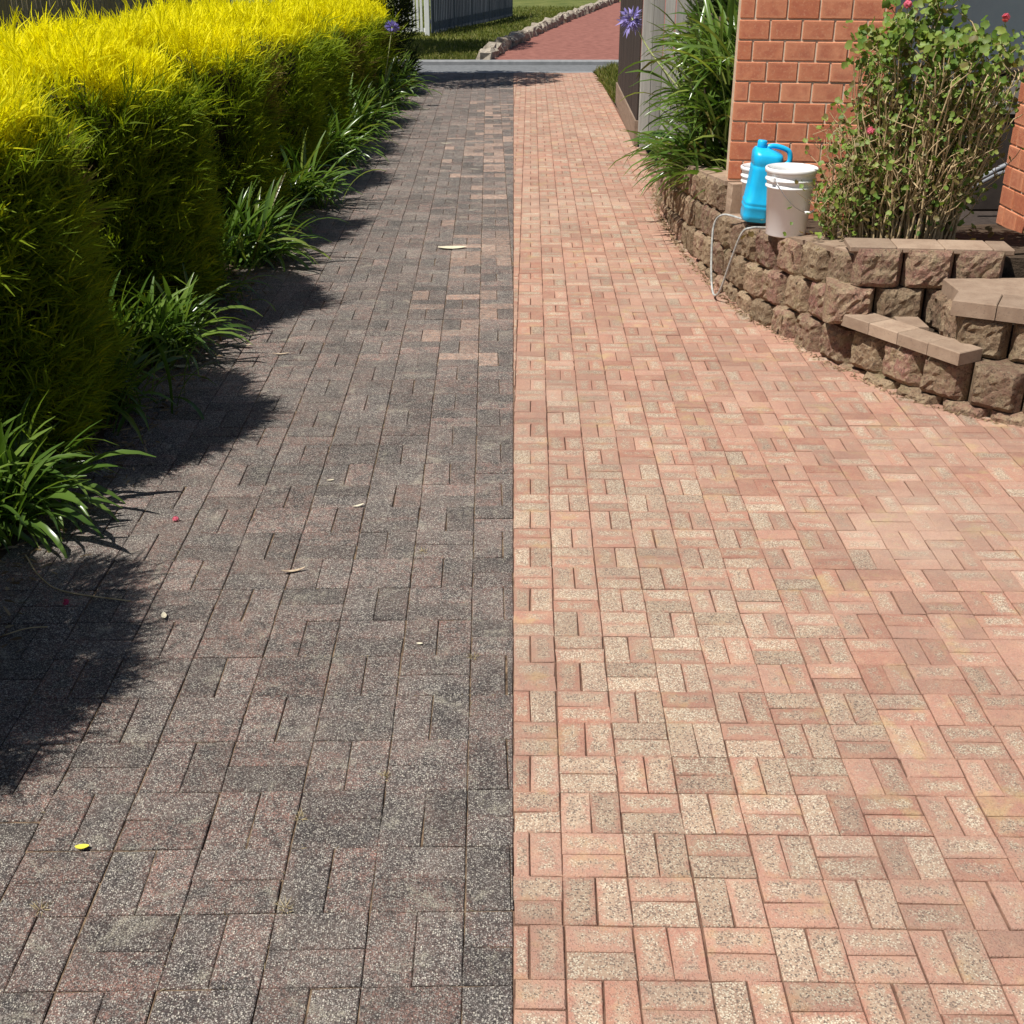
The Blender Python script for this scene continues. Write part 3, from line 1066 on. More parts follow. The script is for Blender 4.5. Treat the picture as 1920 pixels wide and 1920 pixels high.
# second riser and tread
RZ0, RZ1 = Vector((2.13, 5.40)), Vector((2.95, 4.98))
rd = (RZ1 - RZ0).normalized()
for k in range(4):
    p = RZ0 + rd * (0.10 + k * BW * 1.0)
    o = block_obj(bi, steps, (p.x - 2.0, p.y - 5.4, Z1 + BH / 2), math.atan2(rd.y, rd.x), 1.0)
    bi += 1
o = block_obj(bi, steps, (RZ0.x + .03 - 2.0, RZ0.y + 0.17 - 5.4, Z1 + BH / 2), R(-90), 0.95); bi += 1
o = block_obj(bi, steps, (RZ0.x + .04 - 2.0, RZ0.y + 0.40 - 5.4, Z1 + BH / 2), R(-90), 0.95); bi += 1
rn = Vector((-rd.y, rd.x))
Z2 = Z1 + BH
for k in range(5):
    a = RZ0 + rd * (-0.05 + k * 0.20) - rn * 0.055
    b = RZ0 + rd * (-0.05 + (k + 1) * 0.20 - .004) - rn * 0.055
    q = [a, b, b + rn * 0.22, a + rn * 0.22]
    slab([tuple(p) for p in q], Z2 + .002, Z2 + .074 + random.gauss(0, .0015), 'tread_paver', M['cap'])
slab([(2.16, 5.56), (2.98, 5.16), (3.2, 5.84), (2.16, 5.80)], Z2 - .02, Z2 + .066, 'tread_paver', M['cap'])

# planting soil behind the wall and under the steps
sb = MB()
inner = []
for k in range(40):
    s = S_UP - 0.1 + (S_END - S_UP + 0.1) * k / 39
    p, tg = at_arc(s)
    nrm = Vector((tg.y, -tg.x))
    z = zo(p.y) + (4 if s < S_A else 5) * BH - 0.035
    inner.append((p + nrm * 0.20, z))
    
V, F = [], []
for k, (p, z) in enumerate(inner):
    V.append((p.x, p.y, z))
    V.append((max(p.x + 0.6, 2.75 - 0.1 * (p.y - 6)), max(p.y, 6.02) + 0.10, z - 0.01))
    if k:
        F.append((2 * k - 2, 2 * k - 1, 2 * k + 1, 2 * k))
sb.add(V, F)
sb.add([(1.72, 6.02, .56), (3.4, 5.95, .56), (3.4, 7.8, .41), (1.55, 7.8, .38)], [(0, 1, 2, 3)])
sb.add([(1.76, 6.02, .1), (3.4, 5.95, .1), (3.4, 5.95, .56), (1.76, 6.02, .56)], [(0, 1, 2, 3)])
sb.add([(1.5, 7.7, .42), (3.4, 7.7, .40), (3.4, 12, .34), (1.45, 12, .34)], [(0, 1, 2, 3)])
sb.build('planting_bed', M['soil'], kind='structure')
# infill core so no light leaks under the treads
MB().add([(1.95, 5.62, 0), (2.4, 5.22, 0), (3.2, 4.95, 0), (3.2, 6.2, 0), (1.9, 6.2, 0), (1.95, 5.62, Z1 - .004), (2.4, 5.22, Z1 - .004), (3.2, 4.95, Z1 - .004), (3.2, 6.2, Z1 - .004), (1.9, 6.2, Z1 - .004)],
         [(5, 6, 7, 8, 9), (0, 1, 6, 5), (1, 2, 7, 6), (2, 3, 8, 7), (3, 4, 9, 8), (4, 0, 5, 9)]).build('earth_fill', M['soil'], kind='structure')

# ------------------------------------------------------------------ house corner
house = empty('brick_house', 'orange-red brick house corner with pale recessed entry behind the planting bed', 'house', (1.385, 7.72, 0))
BRL, BRH, JT = 0.180, 0.109, 0.010


def brick_mesh(L, h=BRH, d=0.09):
    mb = MB().box((L / 2, d / 2, 0), (L, d, h), 0, 0.004)
    b = len(mb.v)
    # inner quad on the face so the flashed heart can be tinted
    i1, i2, y = 0.03, 0.022, -0.0006
    x0, x1, z0, z1 = min(i1, L * .3), L - min(i1, L * .3), -h / 2 + i2, h / 2 - i2
    o0 = [(0.004, 0.0, -h / 2 + .004), (L - .004, 0.0, -h / 2 + .004), (L - .004, 0.0, h / 2 - .004), (.004, 0.0, h / 2 - .004)]
    mb.add([(p[0], -0.0004, p[2]) for p in o0] + [(x0, y, z0), (x1, y, z0), (x1, y, z1), (x0, y, z1)],
           [(0, 1, 5, 4), (1, 2, 6, 5), (2, 3, 7, 6), (3, 0, 4, 7), (4, 5, 6, 7)])
    E = [0.0] * (b + 4) + [1.0] * 4
    return mb.v, mb.f, E


def brick_wall(name, origin, rz, length, z0, z1, first_half=True):
    wallp = MB().box((length / 2, 0.1125, (z0 + z1) / 2), (length - 0.006, 0.21, z1 - z0), 0, 0.0).build(name, M['mortar'], house)
    wallp.location = (origin[0] - house.location.x, origin[1] - house.location.y, 0)
    wallp.rotation_euler = (0, 0, rz)
    cache = {}
    row = 0
    z = z0
    while z + BRH < z1:
        x = 0.0
        first = True
        while x < length - 0.02:
            L = BRL
            if first and row % 2 == (1 if first_half else 0):
                L = BRL * 0.47
            L = min(L, length - x)
            first = False
            if L > 0.03:
                key = round(L, 3)
                if key not in cache:
                    V, F, E = brick_mesh(L)
                    o = mesh_np('brick', V, F, M['brick'], wallp, {'edge': E})
                    cache[key] = o
                else:
                    o = cache[key].copy()
                    COL.objects.link(o)
                o.location = (x, random.gauss(0, .0012), z + BRH / 2)
                o.rotation_euler = (random.gauss(0, .004), random.gauss(0, .003), random.gauss(0, .004))
            x += L + JT
        z += BRH + JT
        row += 1
    return wallp


WROT = R(-10)
brick_wall('wall', (1.385, 7.72), WROT, 0.905, 0.30, 3.35)
ex, ey = 1.385 + 0.905 * math.cos(WROT), 7.72 + 0.905 * math.sin(WROT)
brick_wall('wall', (ex - 0.001, ey + 0.215), WROT + R(90), 0.95, 0.30, 3.35)
# left flank so the corner is solid from the side
o = MB().box((0, 0, 0), (0.9, 1.0, 3.05), WROT, 0.0).build('wall', M['mortar'], house)
o.location = (1.385 + 0.56 - house.location.x, 7.72 + 0.66 - house.location.y, 0.30 + 1.525)
# recess: pale wall, frame, pier, unseen roof added for shade
o = MB().box((2.0, 1.16, 1.65), (2.3, 0.1, 3.4), 0, 0).build('wall', M['panel'], house)
o = MB().box((0.985, 1.06, 1.55), (0.06, 0.08, 2.2), 0, .005).build('door_frame', M['frame'], house)
o = MB().box((1.62, 1.085, 0.53), (1.2, 0.045, 0.10), 0, .005).build('door_frame', M['frame'], house)
o = MB().box((1.62, 1.095, 1.58), (1.15, 0.03, 2.0), 0, .005).build('door', M['panel'], house)
brick_wall('pier', (3.0, 6.75), R(-2), 0.62, 0.34, 3.35, False)
brick_wall('pier', (2.995, 7.32), R(-90), 0.56, 0.34, 3.35)
o = MB().box((1.95, 0.75, 3.50), (1.98, 1.4, 0.22), 0, 0.01).build('added_shade_roof', M['frame'], house)  # out-of-view roof, added and sized to shade the recess
o = MB().box((1.65, 0.0, 0.40), (1.5, 2.3, 0.10), 0, 0.01).build('porch_floor', M['shade_wood'], house)  # dark floor colour stands for the shade in the entry

cab = empty('utility_cabinet', 'tall dark brown cabinet standing in the shaded entry', 'cabinet', (3.10, 7.85, 0.452))
o = MB().box((0, 0, 0.42), (0.26, 0.26, 0.84), 0, 0.012).build('body', M['cabinet'], cab)
o = MB().box((-0.01, -0.142, 0.70), (0.17, 0.02, 0.20), 0, 0.004).build('cover_plate', M['plate'], cab)
o = MB().lathe([(0.0, 0.0), (.018, 0.0), (.018, .012), (0, .014)], (0, 0, 0), 12).build('knob', M['black'], cab)
o.location = (0.02, -0.152, 0.69); o.rotation_euler = (R(90), 0, 0)
o = MB().box((0, 0, 0.855), (0.28, 0.28, 0.03), 0, 0.008).build('top', M['cabinet'], cab)
pp = empty('service_pipes', 'grey lagged pipes bending up beside the brown cabinet', 'pipes', (3.10, 7.62, 0.45))
for dx, dz in ((0, 0), (0.035, -0.03)):
    o = MB().tube(bez([(-0.22, -0.12, 0.22 + dz), (-0.10, -0.14, 0.30 + dz), (0.02 + dx, -0.16, 0.38 + dz), (0.085 + dx, -0.16, 0.52), (0.10 + dx, -0.16, 0.80), (0.11 + dx, -0.16, 1.25)], 8), 0.016, 10).build('pipe', M['pipe'], pp, True)
o = MB().box((0.115, -0.165, 0.84), (0.12, 0.05, 0.014), 0, .003).build('clip', M['black'], pp)

# ------------------------------------------------------------------ buckets, sprayer, hose


def bucket(label, loc, rz, scale=1.0):
    b = empty('bucket', label, 'bucket', loc, rz, 'white plastic pails on the wall')
    r0, r1, H = 0.118, 0.143, 0.37
    rr = lambda z: r0 + (r1 - r0) * z / H
    prof = [(0.0, 0.006), (r0 - .012, 0.004), (r0 - .003, 0.0), (r0, 0.004), (rr(.262), .262), (rr(.265) + .010, .266), (rr(.27) + .010, .274), (rr(.275) + .002, .277),
            (rr(.30) + .002, .300), (rr(.30) + .011, .303), (rr(.31) + .011, .312), (rr(.315) + .002, .315), (rr(.345) + .002, .343), (rr(.345) + .012, .346), (rr(.36) + .013, .366), (rr(.36) + .008, .371), (r1 - .002, .371), (r1 - .004, .34), (r0 - .004, 0.012), (0.0, 0.012)]
    o = MB().lathe(prof, (0, 0, 0), 48).build('pail', M['pail'], b, True)
    ps = []
    for i in range(15):
        a = math.pi * i / 14
        ps.append((math.cos(a) * 0.152, -0.02 - math.sin(a) * 0.150, 0.315 - math.sin(a) * 0.17))
    o = MB().tube(ps, 0.0022, 6).build('handle', M['wire'], b, True)
    o = MB().tube([p for p in ps[6:9]], 0.008, 8).build('grip', M['pail'], b, True)
    for sx in (-1, 1):
        o = MB().box((sx * 0.152, 0, 0.315), (.016, .03, .03), 0, .004).build('ear', M['pail'], b)
    b.scale = (scale * .94, scale * .94, scale)
    return b


bz = zo(6.72) + 4 * BH + 0.014
bucket('tall white bucket on the wall cap in front of the bush', (1.555, 6.70, bz), R(35))
bucket('white bucket mostly hidden behind the blue container', (1.535, 7.40, 0.455), R(80), 0.90)

SPR_TILT = R(5)
spr = empty('spray_container', 'bright blue plastic container with loop handle beside the white bucket', 'container', (1.455, 7.14, zo(7.05) + 4 * BH + 0.016), R(-4))


def superring(w, d, z, n=24, e=3.2, cx=0.0):
    out = []
    for k in range(n):
        a = 2 * math.pi * k / n
        c, s = math.cos(a), math.sin(a)
        rr = (abs(c) ** e + abs(s) ** e) ** (-1 / e)
        out.append((cx + w / 2 * c * rr, d / 2 * s * rr, z))
    return out


rings = [(0.095, 0.17, 0.012, 0), (0.112, 0.20, 0.02, 0), (0.118, 0.21, 0.05, .002), (0.118, 0.21, 0.085, .004), (0.124, 0.216, 0.092, .004), (0.124, .216, .104, .005), (0.117, .21, .110, .005),
         (0.124, .216, .116, .006), (.124, .216, .128, .006), (.118, .21, .134, .007), (.122, .212, .24, .018), (.124, .212, .31, .022), (.126, .210, .332, .022), (.119, .204, .338, .022), (.126, .210, .344, .022), (.128, .204, .392, .020), (.122, .19, .408, .016), (.082, .12, .424, -.012), (.056, .06, .434, -.030)]
V, F = [], []
for w, d, z, cx in rings:
    V += superring(w * 1.34, d, z, 28, 6.5, cx * 0.8)
n = 28
for i in range(len(rings) - 1):
    F += [(i * n + k, i * n + (k + 1) % n, (i + 1) * n + (k + 1) % n, (i + 1) * n + k) for k in range(n)]
F += [tuple(range(n))[::-1], tuple((len(rings) - 1) * n + k for k in range(n))]
o = MB().add(V, F).build('body', M['blue'], spr, True)
o = MB().lathe([(0, 0.435), (.026, .435), (.028, .44), (.028, .468), (.024, .474), (0, .474)], (-0.026, 0, 0), 20).build('cap', M['blue'], spr, True)
hp = bez([(-0.010, 0, .410), (0.015, 0, .440), (0.060, 0, .447), (0.125, 0, .432), (0.146, 0, .405), (0.148, 0, .365), (0.120, 0, .345), (0.06, 0, .350)], 6)
o = MB().tube(hp, 0.0150, 12).build('handle', M['blue'], spr, True)
o = MB().box((0.0, 0, 0.008), (.10, .17, .016), 0, .005).build('foot', M['black'], spr)
o = MB().tube([(0.06, -.06, .03), (.085, -.07, .045), (.10, -.07, .045)], .016, 10).build('outlet', M['black'], spr, True)
o = MB().tube([(0.10, -.07, .045), (.13, -.075, .05)], .017, 10).build('valve', M['pail'], spr, True)

spr.rotation_euler = (0, SPR_TILT, R(-4))
hose = MB().tube(bez([(1.60, 6.98, .495), (1.48, 6.93, .512), (1.40, 6.90, .518), (1.352, 6.93, .48), (1.318, 7.02, .30), (1.292, 7.13, .10), (1.272, 7.20, .035), (1.262, 7.28, .06), (1.258, 7.36, .22), (1.268, 7.42, .42), (1.31, 7.36, .500), (1.40, 7.22, .505), (1.47, 7.16, .50)], 10), 0.0068, 10).build('hose', M['hose'], None, True)
tag(hose, 'pale grey hose looping over the block wall down to the pavers', 'hose')

# ------------------------------------------------------------------ hedge


PM = 2.4


def shrub_surface(n, a, b, c, zc, e, seed, rng):
    d = rng.normal(0, 1, (n, 3))
    d /= np.linalg.norm(d, axis=1, keepdims=True)
    d *= np.array([a, b, c])
    d /= np.linalg.norm(d, axis=1, keepdims=True)
    hp = (np.abs(d[:, 0]) / a) ** PM + (np.abs(d[:, 1]) / b) ** PM
    r = (hp ** (e / PM) + (np.abs(d[:, 2]) / c) ** e) ** (-1 / e)
    hq = hp * r ** PM
    g = np.stack([np.sign(d[:, i]) * (np.abs(d[:, i]) * r / q) ** (PM - 1) / q * hq ** (e / PM - 1) for i, q in enumerate((a, b))] + [np.sign(d[:, 2]) * (np.abs(d[:, 2]) * r / c) ** (e - 1) / c], 1)
    nrm = g / (np.linalg.norm(g, axis=1, keepdims=True) + 1e-9)
    P = d * r[:, None]
    lump = 1 + 0.115 * wob(P * np.array([1, 1, .16]), 6.0, seed) + 0.03 * wob(P, 4.2, seed) + 0.03 * wob(P, 9.0, seed * 1.7) + 0.02 * wob(P, 19.0, seed * .7)
    P = P * lump[:, None]
    P[:, 2] += zc
    return P, nrm


def hedge_shrub(x, y, H, a, b, n_tuft, per, blen, bwid, label, seed):
    root = empty('hedge_shrub', label, 'shrub', (x, y, 0.0), 0, 'golden conifers clipped into a hedge')
    rng = np.random.default_rng(seed)
    zc = H * 0.47
    c = H - zc - 0.03
    e = 4.6
    P, N = shrub_surface(n_tuft, a, b, c, zc, e, seed, rng)
    ok = (P[:, 2] > 0.10) & ~((P[:, 0] < -0.25 * a) & (N[:, 2] < 0.35) & (rng.random(len(P)) < 0.55))
    P, N = P[ok], N[ok]
    inset_ = rng.random(len(P)) ** 1.5 * 0.10
    P = P - N * inset_[:, None]
    m = len(P)
    # one leading direction for each tuft: outward, rising
    topness = np.clip((N[:, 2] - 0.15) / 0.6, 0, 1)
    D = N * (0.75 - 0.45 * topness)[:, None] + rng.normal(0, .28, (m, 3))
    D[:, 2] += 0.55 + 0.55 * topness
    D /= np.linalg.norm(D, axis=1, keepdims=True)
    tl = rng.uniform(.7, 1.3, m) * np.where(rng.random(m) < .07, 1.7, 1.0)
    idx = np.repeat(np.arange(m), per)
    k = len(idx)
    frac = rng.random(k)
    base = P[idx] + D[idx] * (frac * blen * 0.9 * tl[idx])[:, None] + rng.normal(0, blen * 0.16, (k, 3))
    dirs = D[idx] + rng.normal(0, .42, (k, 3))
    dirs[:, 2] += 0.15
    # golden new growth: sun-exposed crown and tips
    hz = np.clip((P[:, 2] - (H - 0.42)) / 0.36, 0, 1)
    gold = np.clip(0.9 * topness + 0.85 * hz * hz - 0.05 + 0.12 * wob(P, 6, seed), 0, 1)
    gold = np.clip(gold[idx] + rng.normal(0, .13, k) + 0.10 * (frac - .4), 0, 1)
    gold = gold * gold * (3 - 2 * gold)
    dead = np.clip((wob(P, 3.0, seed + 9) - 0.36) * 3, 0, 1) * (topness < 0.3) * (P[:, 2] < H - .35)
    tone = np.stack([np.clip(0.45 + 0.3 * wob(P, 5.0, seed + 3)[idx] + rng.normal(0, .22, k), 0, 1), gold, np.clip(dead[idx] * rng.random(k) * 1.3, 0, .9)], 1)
    global RNG
    old = RNG
    RNG = rng
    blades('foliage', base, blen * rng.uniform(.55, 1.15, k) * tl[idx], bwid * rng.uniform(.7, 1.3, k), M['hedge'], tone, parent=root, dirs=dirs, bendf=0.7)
    RNG = old
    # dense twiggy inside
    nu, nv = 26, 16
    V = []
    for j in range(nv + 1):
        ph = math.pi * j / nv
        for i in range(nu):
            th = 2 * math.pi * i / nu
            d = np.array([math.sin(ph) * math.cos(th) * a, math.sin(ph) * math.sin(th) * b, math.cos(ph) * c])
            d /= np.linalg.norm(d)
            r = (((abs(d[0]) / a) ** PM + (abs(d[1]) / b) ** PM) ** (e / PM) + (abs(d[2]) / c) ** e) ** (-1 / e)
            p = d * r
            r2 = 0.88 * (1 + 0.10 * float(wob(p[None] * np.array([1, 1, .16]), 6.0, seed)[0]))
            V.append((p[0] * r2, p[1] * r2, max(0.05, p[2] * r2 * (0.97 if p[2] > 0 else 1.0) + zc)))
    F = [(j * nu + i, j * nu + (i + 1) % nu, (j + 1) * nu + (i + 1) % nu, (j + 1) * nu + i) for j in range(nv) for i in range(nu)]
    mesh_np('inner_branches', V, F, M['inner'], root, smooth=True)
    MB().tube([(0, 0, -0.02), (0.02, 0.01, .2), (0, 0, .5)], [.05, .04, .03], 8).build('trunk', M['bark'], root, True)
    return root


HX = -2.55
rows = [  # y, H, tufts, per, blade length, label
    (2.68, 1.50, 4200, 14, .10, 'golden hedge conifer casting the shadow at the lower left edge'),
    (4.78, 1.53, 6500, 20, .085, 'nearest golden hedge conifer, filling the left edge'),
    (6.85, 1.50, 5200, 17, .09, 'second golden hedge conifer from the left edge'),
    (8.92, 1.46, 3400, 14, .10, 'third golden hedge conifer from the left edge'),
    (11.0, 1.41, 2500, 12, .115, 'fourth golden hedge conifer from the left edge'),
    (13.0, 1.36, 1900, 11, .12, 'fifth golden hedge conifer from the left edge'),
    (15.0, 1.30, 1500, 10, .125, 'sixth golden hedge conifer from the left edge'),
    (16.9, 1.25, 1300, 10, .13, 'seventh golden hedge conifer from the left edge'),
    (18.7, 1.20, 1200, 10, .13, 'farthest golden hedge conifer, next to the dark cypress'),
]
for i, (y, H, nt, per, bl, lab) in enumerate(rows):
    hedge_shrub(HX + random.gauss(0, .02), y, H, 0.71 + random.gauss(0, .015), 0.70, nt, per, bl, 0.0060 + 0.0008 * i, lab, 20 + i)


def crown_tree(name, label, cat, x, y, H, rad, z0, n, bl, bw, mat, seed, shape='cone'):
    root = empty(name, label, cat, (x, y, 0))
    rng = np.random.default_rng(seed)
    t = rng.random(n)
    z = z0 + (H - z0) * t
    rr = rad * (np.clip(1 - t, 0, 1) ** 0.55 if shape == 'cone' else np.sqrt(np.clip(1 - (2 * t - 1) ** 2, 0, 1)))
    ang = rng.random(n) * 2 * math.pi
    rfrac = np.sqrt(rng.random(n))
    P = np.stack([rr * rfrac * np.cos(ang), rr * rfrac * np.sin(ang), z], 1)
    keep = wob(P, 3.2 if shape == 'cone' else 2.2, seed) > (-0.35 if shape == 'cone' else -0.05)
    P = P[keep]
    D = P * np.array([1, 1, 0]) / rad + rng.normal(0, .5, P.shape)
    D[:, 2] += 0.7
    tone = np.stack([rng.random(len(P)), np.zeros(len(P)), np.zeros(len(P))], 1)
    blades('crown', P, bl * rng.uniform(.6, 1.2, len(P)), bw, mat, tone, parent=root, dirs=D)
    MB().tube([(0, 0, -0.05), (0.03, .02, z0 + .3), (0, 0, H * .8)], [rad * .10 + .04, rad * .07 + .03, .02], 8).build('trunk', M['bark'], root, True)
    if shape != 'cone':
        for k in range(6):
            a = k * 1.05
            MB().tube(bez([(0, 0, z0 * .8), (rad * .35 * math.cos(a), rad * .35 * math.sin(a), z0 + (H - z0) * .25), (rad * .75 * math.cos(a), rad * .75 * math.sin(a), z0 + (H - z0) * .55)], 4), [.05] * 4 + [.035] * 4 + [.02], 6).build('branch', M['bark'], root, True)
    return root


crown_tree('cypress_tree', 'dark narrow conifer at the far end of the golden hedge', 'tree', -2.15, 20.4, 4.6, 0.62, 0.1, 26000, .14, .018, M['cypress'], 61)
crown_tree('street_tree', 'leafy street tree rising out of view above the shaded lawn', 'tree', -4.4, 26.4, 6.6, 2.6, 2.9, 30000, .13, .07, M['cypress'], 63, 'round')

crown_tree('street_tree', 'leafy tree rising out of view behind the end of the hedge', 'tree', -3.1, 19.7, 5.9, 1.75, 3.3, 16000, .12, .06, M['cypress'], 66, 'round')

# ------------------------------------------------------------------ strap-leaved clumps


def leaf_strip(L, w, rise, droop, seg=8, fold=0.25, twist=0.0):
    """arched strap leaf in local x-z plane, root at origin"""
    P = []
    ang = rise
    p = Vector((0, 0, 0))
    pts = [p.copy()]
    for s in range(seg):
        ang -= droop / seg * (0.5 + 1.0 * s / seg)
        p = p + Vector((math.cos(ang), 0, math.sin(ang))) * (L / seg)
        pts.append(p.copy())
    V = []
    for i, q in enumerate(pts):
        t = i / seg
        ww = w * (0.55 + 0.6 * t if t < .5 else 0.85 if t < .75 else 0.85 * max(0.06, (1 - t) / .25) ** 0.7) / 2
        tw = twist * t
        tg = (pts[min(i + 1, seg)] - pts[max(i - 1, 0)]).normalized()
        up = Vector((-tg.z, 0, tg.x))
        side = Vector((0, math.cos(tw), 0)) + up * math.sin(tw)
        V += [q + side * ww + up * ww * fold, q - up * ww * fold * .3, q - side * ww + up * ww * fold]
    F = []
    for i in range(seg):
        a = i * 3
        F += [(a, a + 1, a + 4, a + 3), (a + 1, a + 2, a + 5, a + 4)]
    return [tuple(v) for v in V], F


STRAPS = []
sr = random.Random(17)
for i in range(10):
    STRAPS.append(leaf_strip(1.0, 0.056 * sr.uniform(.8, 1.15), R(sr.uniform(40, 80)), R(sr.uniform(35, 120)), 8, 0.3, sr.uniform(-.7, .7)))
STRAP_ME = []


def strap_objects(root, n, size, rnd, spread=0.10, aim=None, lift=0.0):
    if not STRAP_ME:
        for V, F in STRAPS:
            for tn in (0.15, 0.5, 0.9):
                o = mesh_np('leaf', V, F, M['strap'], None, {'tone': np.tile((tn, 0.12 if tn > .8 else 0.0, 0.0), (len(V), 1))}, True)
                STRAP_ME.append(o.data)
                bpy.data.objects.remove(o)
    for i in range(n):
        o = bpy.data.objects.new('leaf', rnd.choice(STRAP_ME))
        COL.objects.link(o)
        o.parent = root
        az = rnd.uniform(0, 2 * math.pi) if aim is None or rnd.random() < .35 else rnd.gauss(aim, .8)
        s = size * rnd.uniform(.5, 1.0)
        o.location = (max(-.2, min(.14, rnd.gauss(0, spread))), max(-.24, min(.24, rnd.gauss(0, spread))), lift)
        o.rotation_euler = (rnd.gauss(0, .18), rnd.uniform(-.35, .25), az)
        o.scale = (s, s * rnd.uniform(.8, 1.25) if size < .8 else s * .75, s)


def strap_mass(root, n, size, rnd, spread=0.10, aim=None, wscale=1.0, zl=0.0, spread_y=None):
    VV, FF, TT = [], [], []
    for i in range(n):
        V, F = rnd.choice(STRAPS)
        az = rnd.uniform(0, 2 * math.pi) if aim is None or rnd.random() < .35 else rnd.gauss(aim, .8)
        s = size * rnd.uniform(.5, 1.1)
        m = Matrix.Translation((rnd.gauss(0, spread), rnd.gauss(0, spread_y or spread), zl)) @ Euler((rnd.gauss(0, .18), rnd.uniform(-.35, .25), az)).to_matrix().to_4x4() @ Matrix.Diagonal((s, s * wscale, s, 1))
        b = len(VV)
        VV += [tuple(m @ Vector(v)) for v in V]
        FF += [tuple(k + b for k in f) for f in F]
        t = (rnd.random(), 0.5 * (rnd.random() < .12), 0.6 * (rnd.random() < .05))
        TT += [t] * len(V)
    return mesh_np('leaves', VV, np.array(FF), M['strap'], root, {'tone': np.array(TT)}, True, 'stuff')


def flower_head(root, pts, r, seed, droop=0.0):
    rnd = random.Random(seed)
    MB().tube(bez(pts, 8), 0.006, 6).build('stalk', M['stalk'], root, True)
    tip = Vector(pts[-1])
    mb = MB()
    for i in range(46):
        d = Vector((rnd.gauss(0, 1), rnd.gauss(0, 1), rnd.gauss(0.25, .8))).normalized()
        a, b = tip, tip + d * r * rnd.uniform(.55, 1.0) + Vector((0, 0, -droop * rnd.random()))
        s = d.orthogonal().normalized()
        for k in range(3):
            q = Matrix.Rotation(k * 2.09, 3, d) @ s
            w = r * .16
            mb.add([a.lerp(b, .35), a.lerp(b, .7) + q * w, b + q * w * 1.5 + d * r * .12, a.lerp(b, .75) - q * w * .2], [(0, 1, 2, 3)])
    mb.build('flower_head', M['purple'], root, tone=True, kind='stuff', hue=0.0)


crnd = random.Random(5)
GA = 'strap-leaved clumps along the hedge'
c = empty('agapanthus_clump', 'nearest sunlit strap-leaved clump at the left edge of the driveway', 'plant', (-1.99, 4.08, 0.01), 0, GA)
strap_objects(c, 290, .54, crnd, .13, -0.25)
c = empty('agapanthus_clump', 'sunlit strap-leaved clump between the first and second hedge conifers', 'plant', (-1.93, 6.12, 0.01), 0, GA)
strap_objects(c, 260, .52, crnd, .13, -0.15)
for (x, y, n, s, lab) in [
    (-1.92, 5.25, 90, .46, 'dark shaded strap leaves under the nearest hedge conifer'),
    (-1.95, 7.25, 90, .42, 'shaded strap leaves under the second hedge conifer'),
    (-1.87, 8.18, 190, .58, 'sunlit strap-leaved clump between the second and third hedge conifers'),
    (-1.92, 9.25, 90, .44, 'strap leaves under the third hedge conifer'),
    (-1.87, 10.22, 180, .60, 'sunlit strap-leaved clump between the third and fourth hedge conifers'),
    (-1.90, 12.30, 180, .64, 'sunlit strap-leaved clump between the fourth and fifth hedge conifers'),
    (-1.88, 14.30, 180, .66, 'sunlit strap-leaved clump between the fifth and sixth hedge conifers'),
    (-1.86, 15.60, 140, .60, 'strap-leaved clump beside the sixth hedge conifer'),
    (-1.84, 16.9, 160, .66, 'strap-leaved clump beside the seventh hedge conifer'),
    (-1.82, 18.6, 160, .66, 'farthest strap-leaved clump of the row below the purple flower'),
]:
    c = empty('agapanthus_clump', lab, 'plant', (x, y, 0.01), 0, GA)
    strap_mass(c, n, s, crnd, .12, -0.1)
    if abs(y - 16.9) < .01:
        flower_head(c, [(0.05, 0, .1), (0.16, .0, .6), (0.24, 0, 1.02)], 0.10, 4)

big = empty('agapanthus_clump', 'tall dark strappy plant spilling over the raised bed beside the brick corner', 'plant', (1.63, 9.15, 0.36))
strap_mass(big, 430, .74, crnd, .13, math.pi, .85, 0.0, .42)
strap_mass(big, 360, .70, crnd, .14, math.pi * 1.1, .85, 0.42, .38)
strap_mass(big, 340, .68, crnd, .15, math.pi * .95, .85, 0.80, .38)
for i in range(26):
    a, b = crnd.gauss(0, .13), crnd.gauss(0, .38)
    MB().tube(bez([(a, b, -.02), (a + crnd.gauss(0, .05), b, .4), (a + crnd.gauss(0, .09), b + crnd.gauss(0, .06), crnd.uniform(.8, 1.25))], 4), .009, 5).build('stem', M['bark'], big, True)
flower_head(big, [(-.25, .30, .55), (-.56, .45, .90), (-.72, .52, 1.15)], 0.115, 6, .08)
dk = empty('shrub', 'dark leafy shrub added to make the shade between the fence and the brick corner', 'shrub', (1.86, 10.0, 0.33))  # dense dark foliage put in to fill this gap with shade
rng = np.random.default_rng(77)
P = rng.normal(0, 1, (16000, 3)); P /= np.linalg.norm(P, axis=1, keepdims=True); P *= rng.random((16000, 1)) ** .4 * np.array([.40, .75, 1.0]); P[:, 2] += .95
blades('foliage', P, rng.uniform(.08, .16, 16000), .022, M['cypress'], np.stack([rng.random(16000), np.zeros(16000), np.zeros(16000)], 1), parent=dk, dirs=rng.normal(0, .7, (16000, 3)) + np.array([0, 0, .4]))
MB().tube([(0, 0, -.02), (.02, 0, .5), (0, .05, 1.2)], [.03, .025, .012], 6).build('trunk', M['bark'], dk, True)

# ------------------------------------------------------------------ leggy geranium bush in the bed
ger = empty('geranium_bush', 'leggy half-bare geranium bush with tan stems in the planting bed', 'bush', (2.16, 6.44, 0.52))
gr = random.Random(23)
stems = MB()
nodes = []


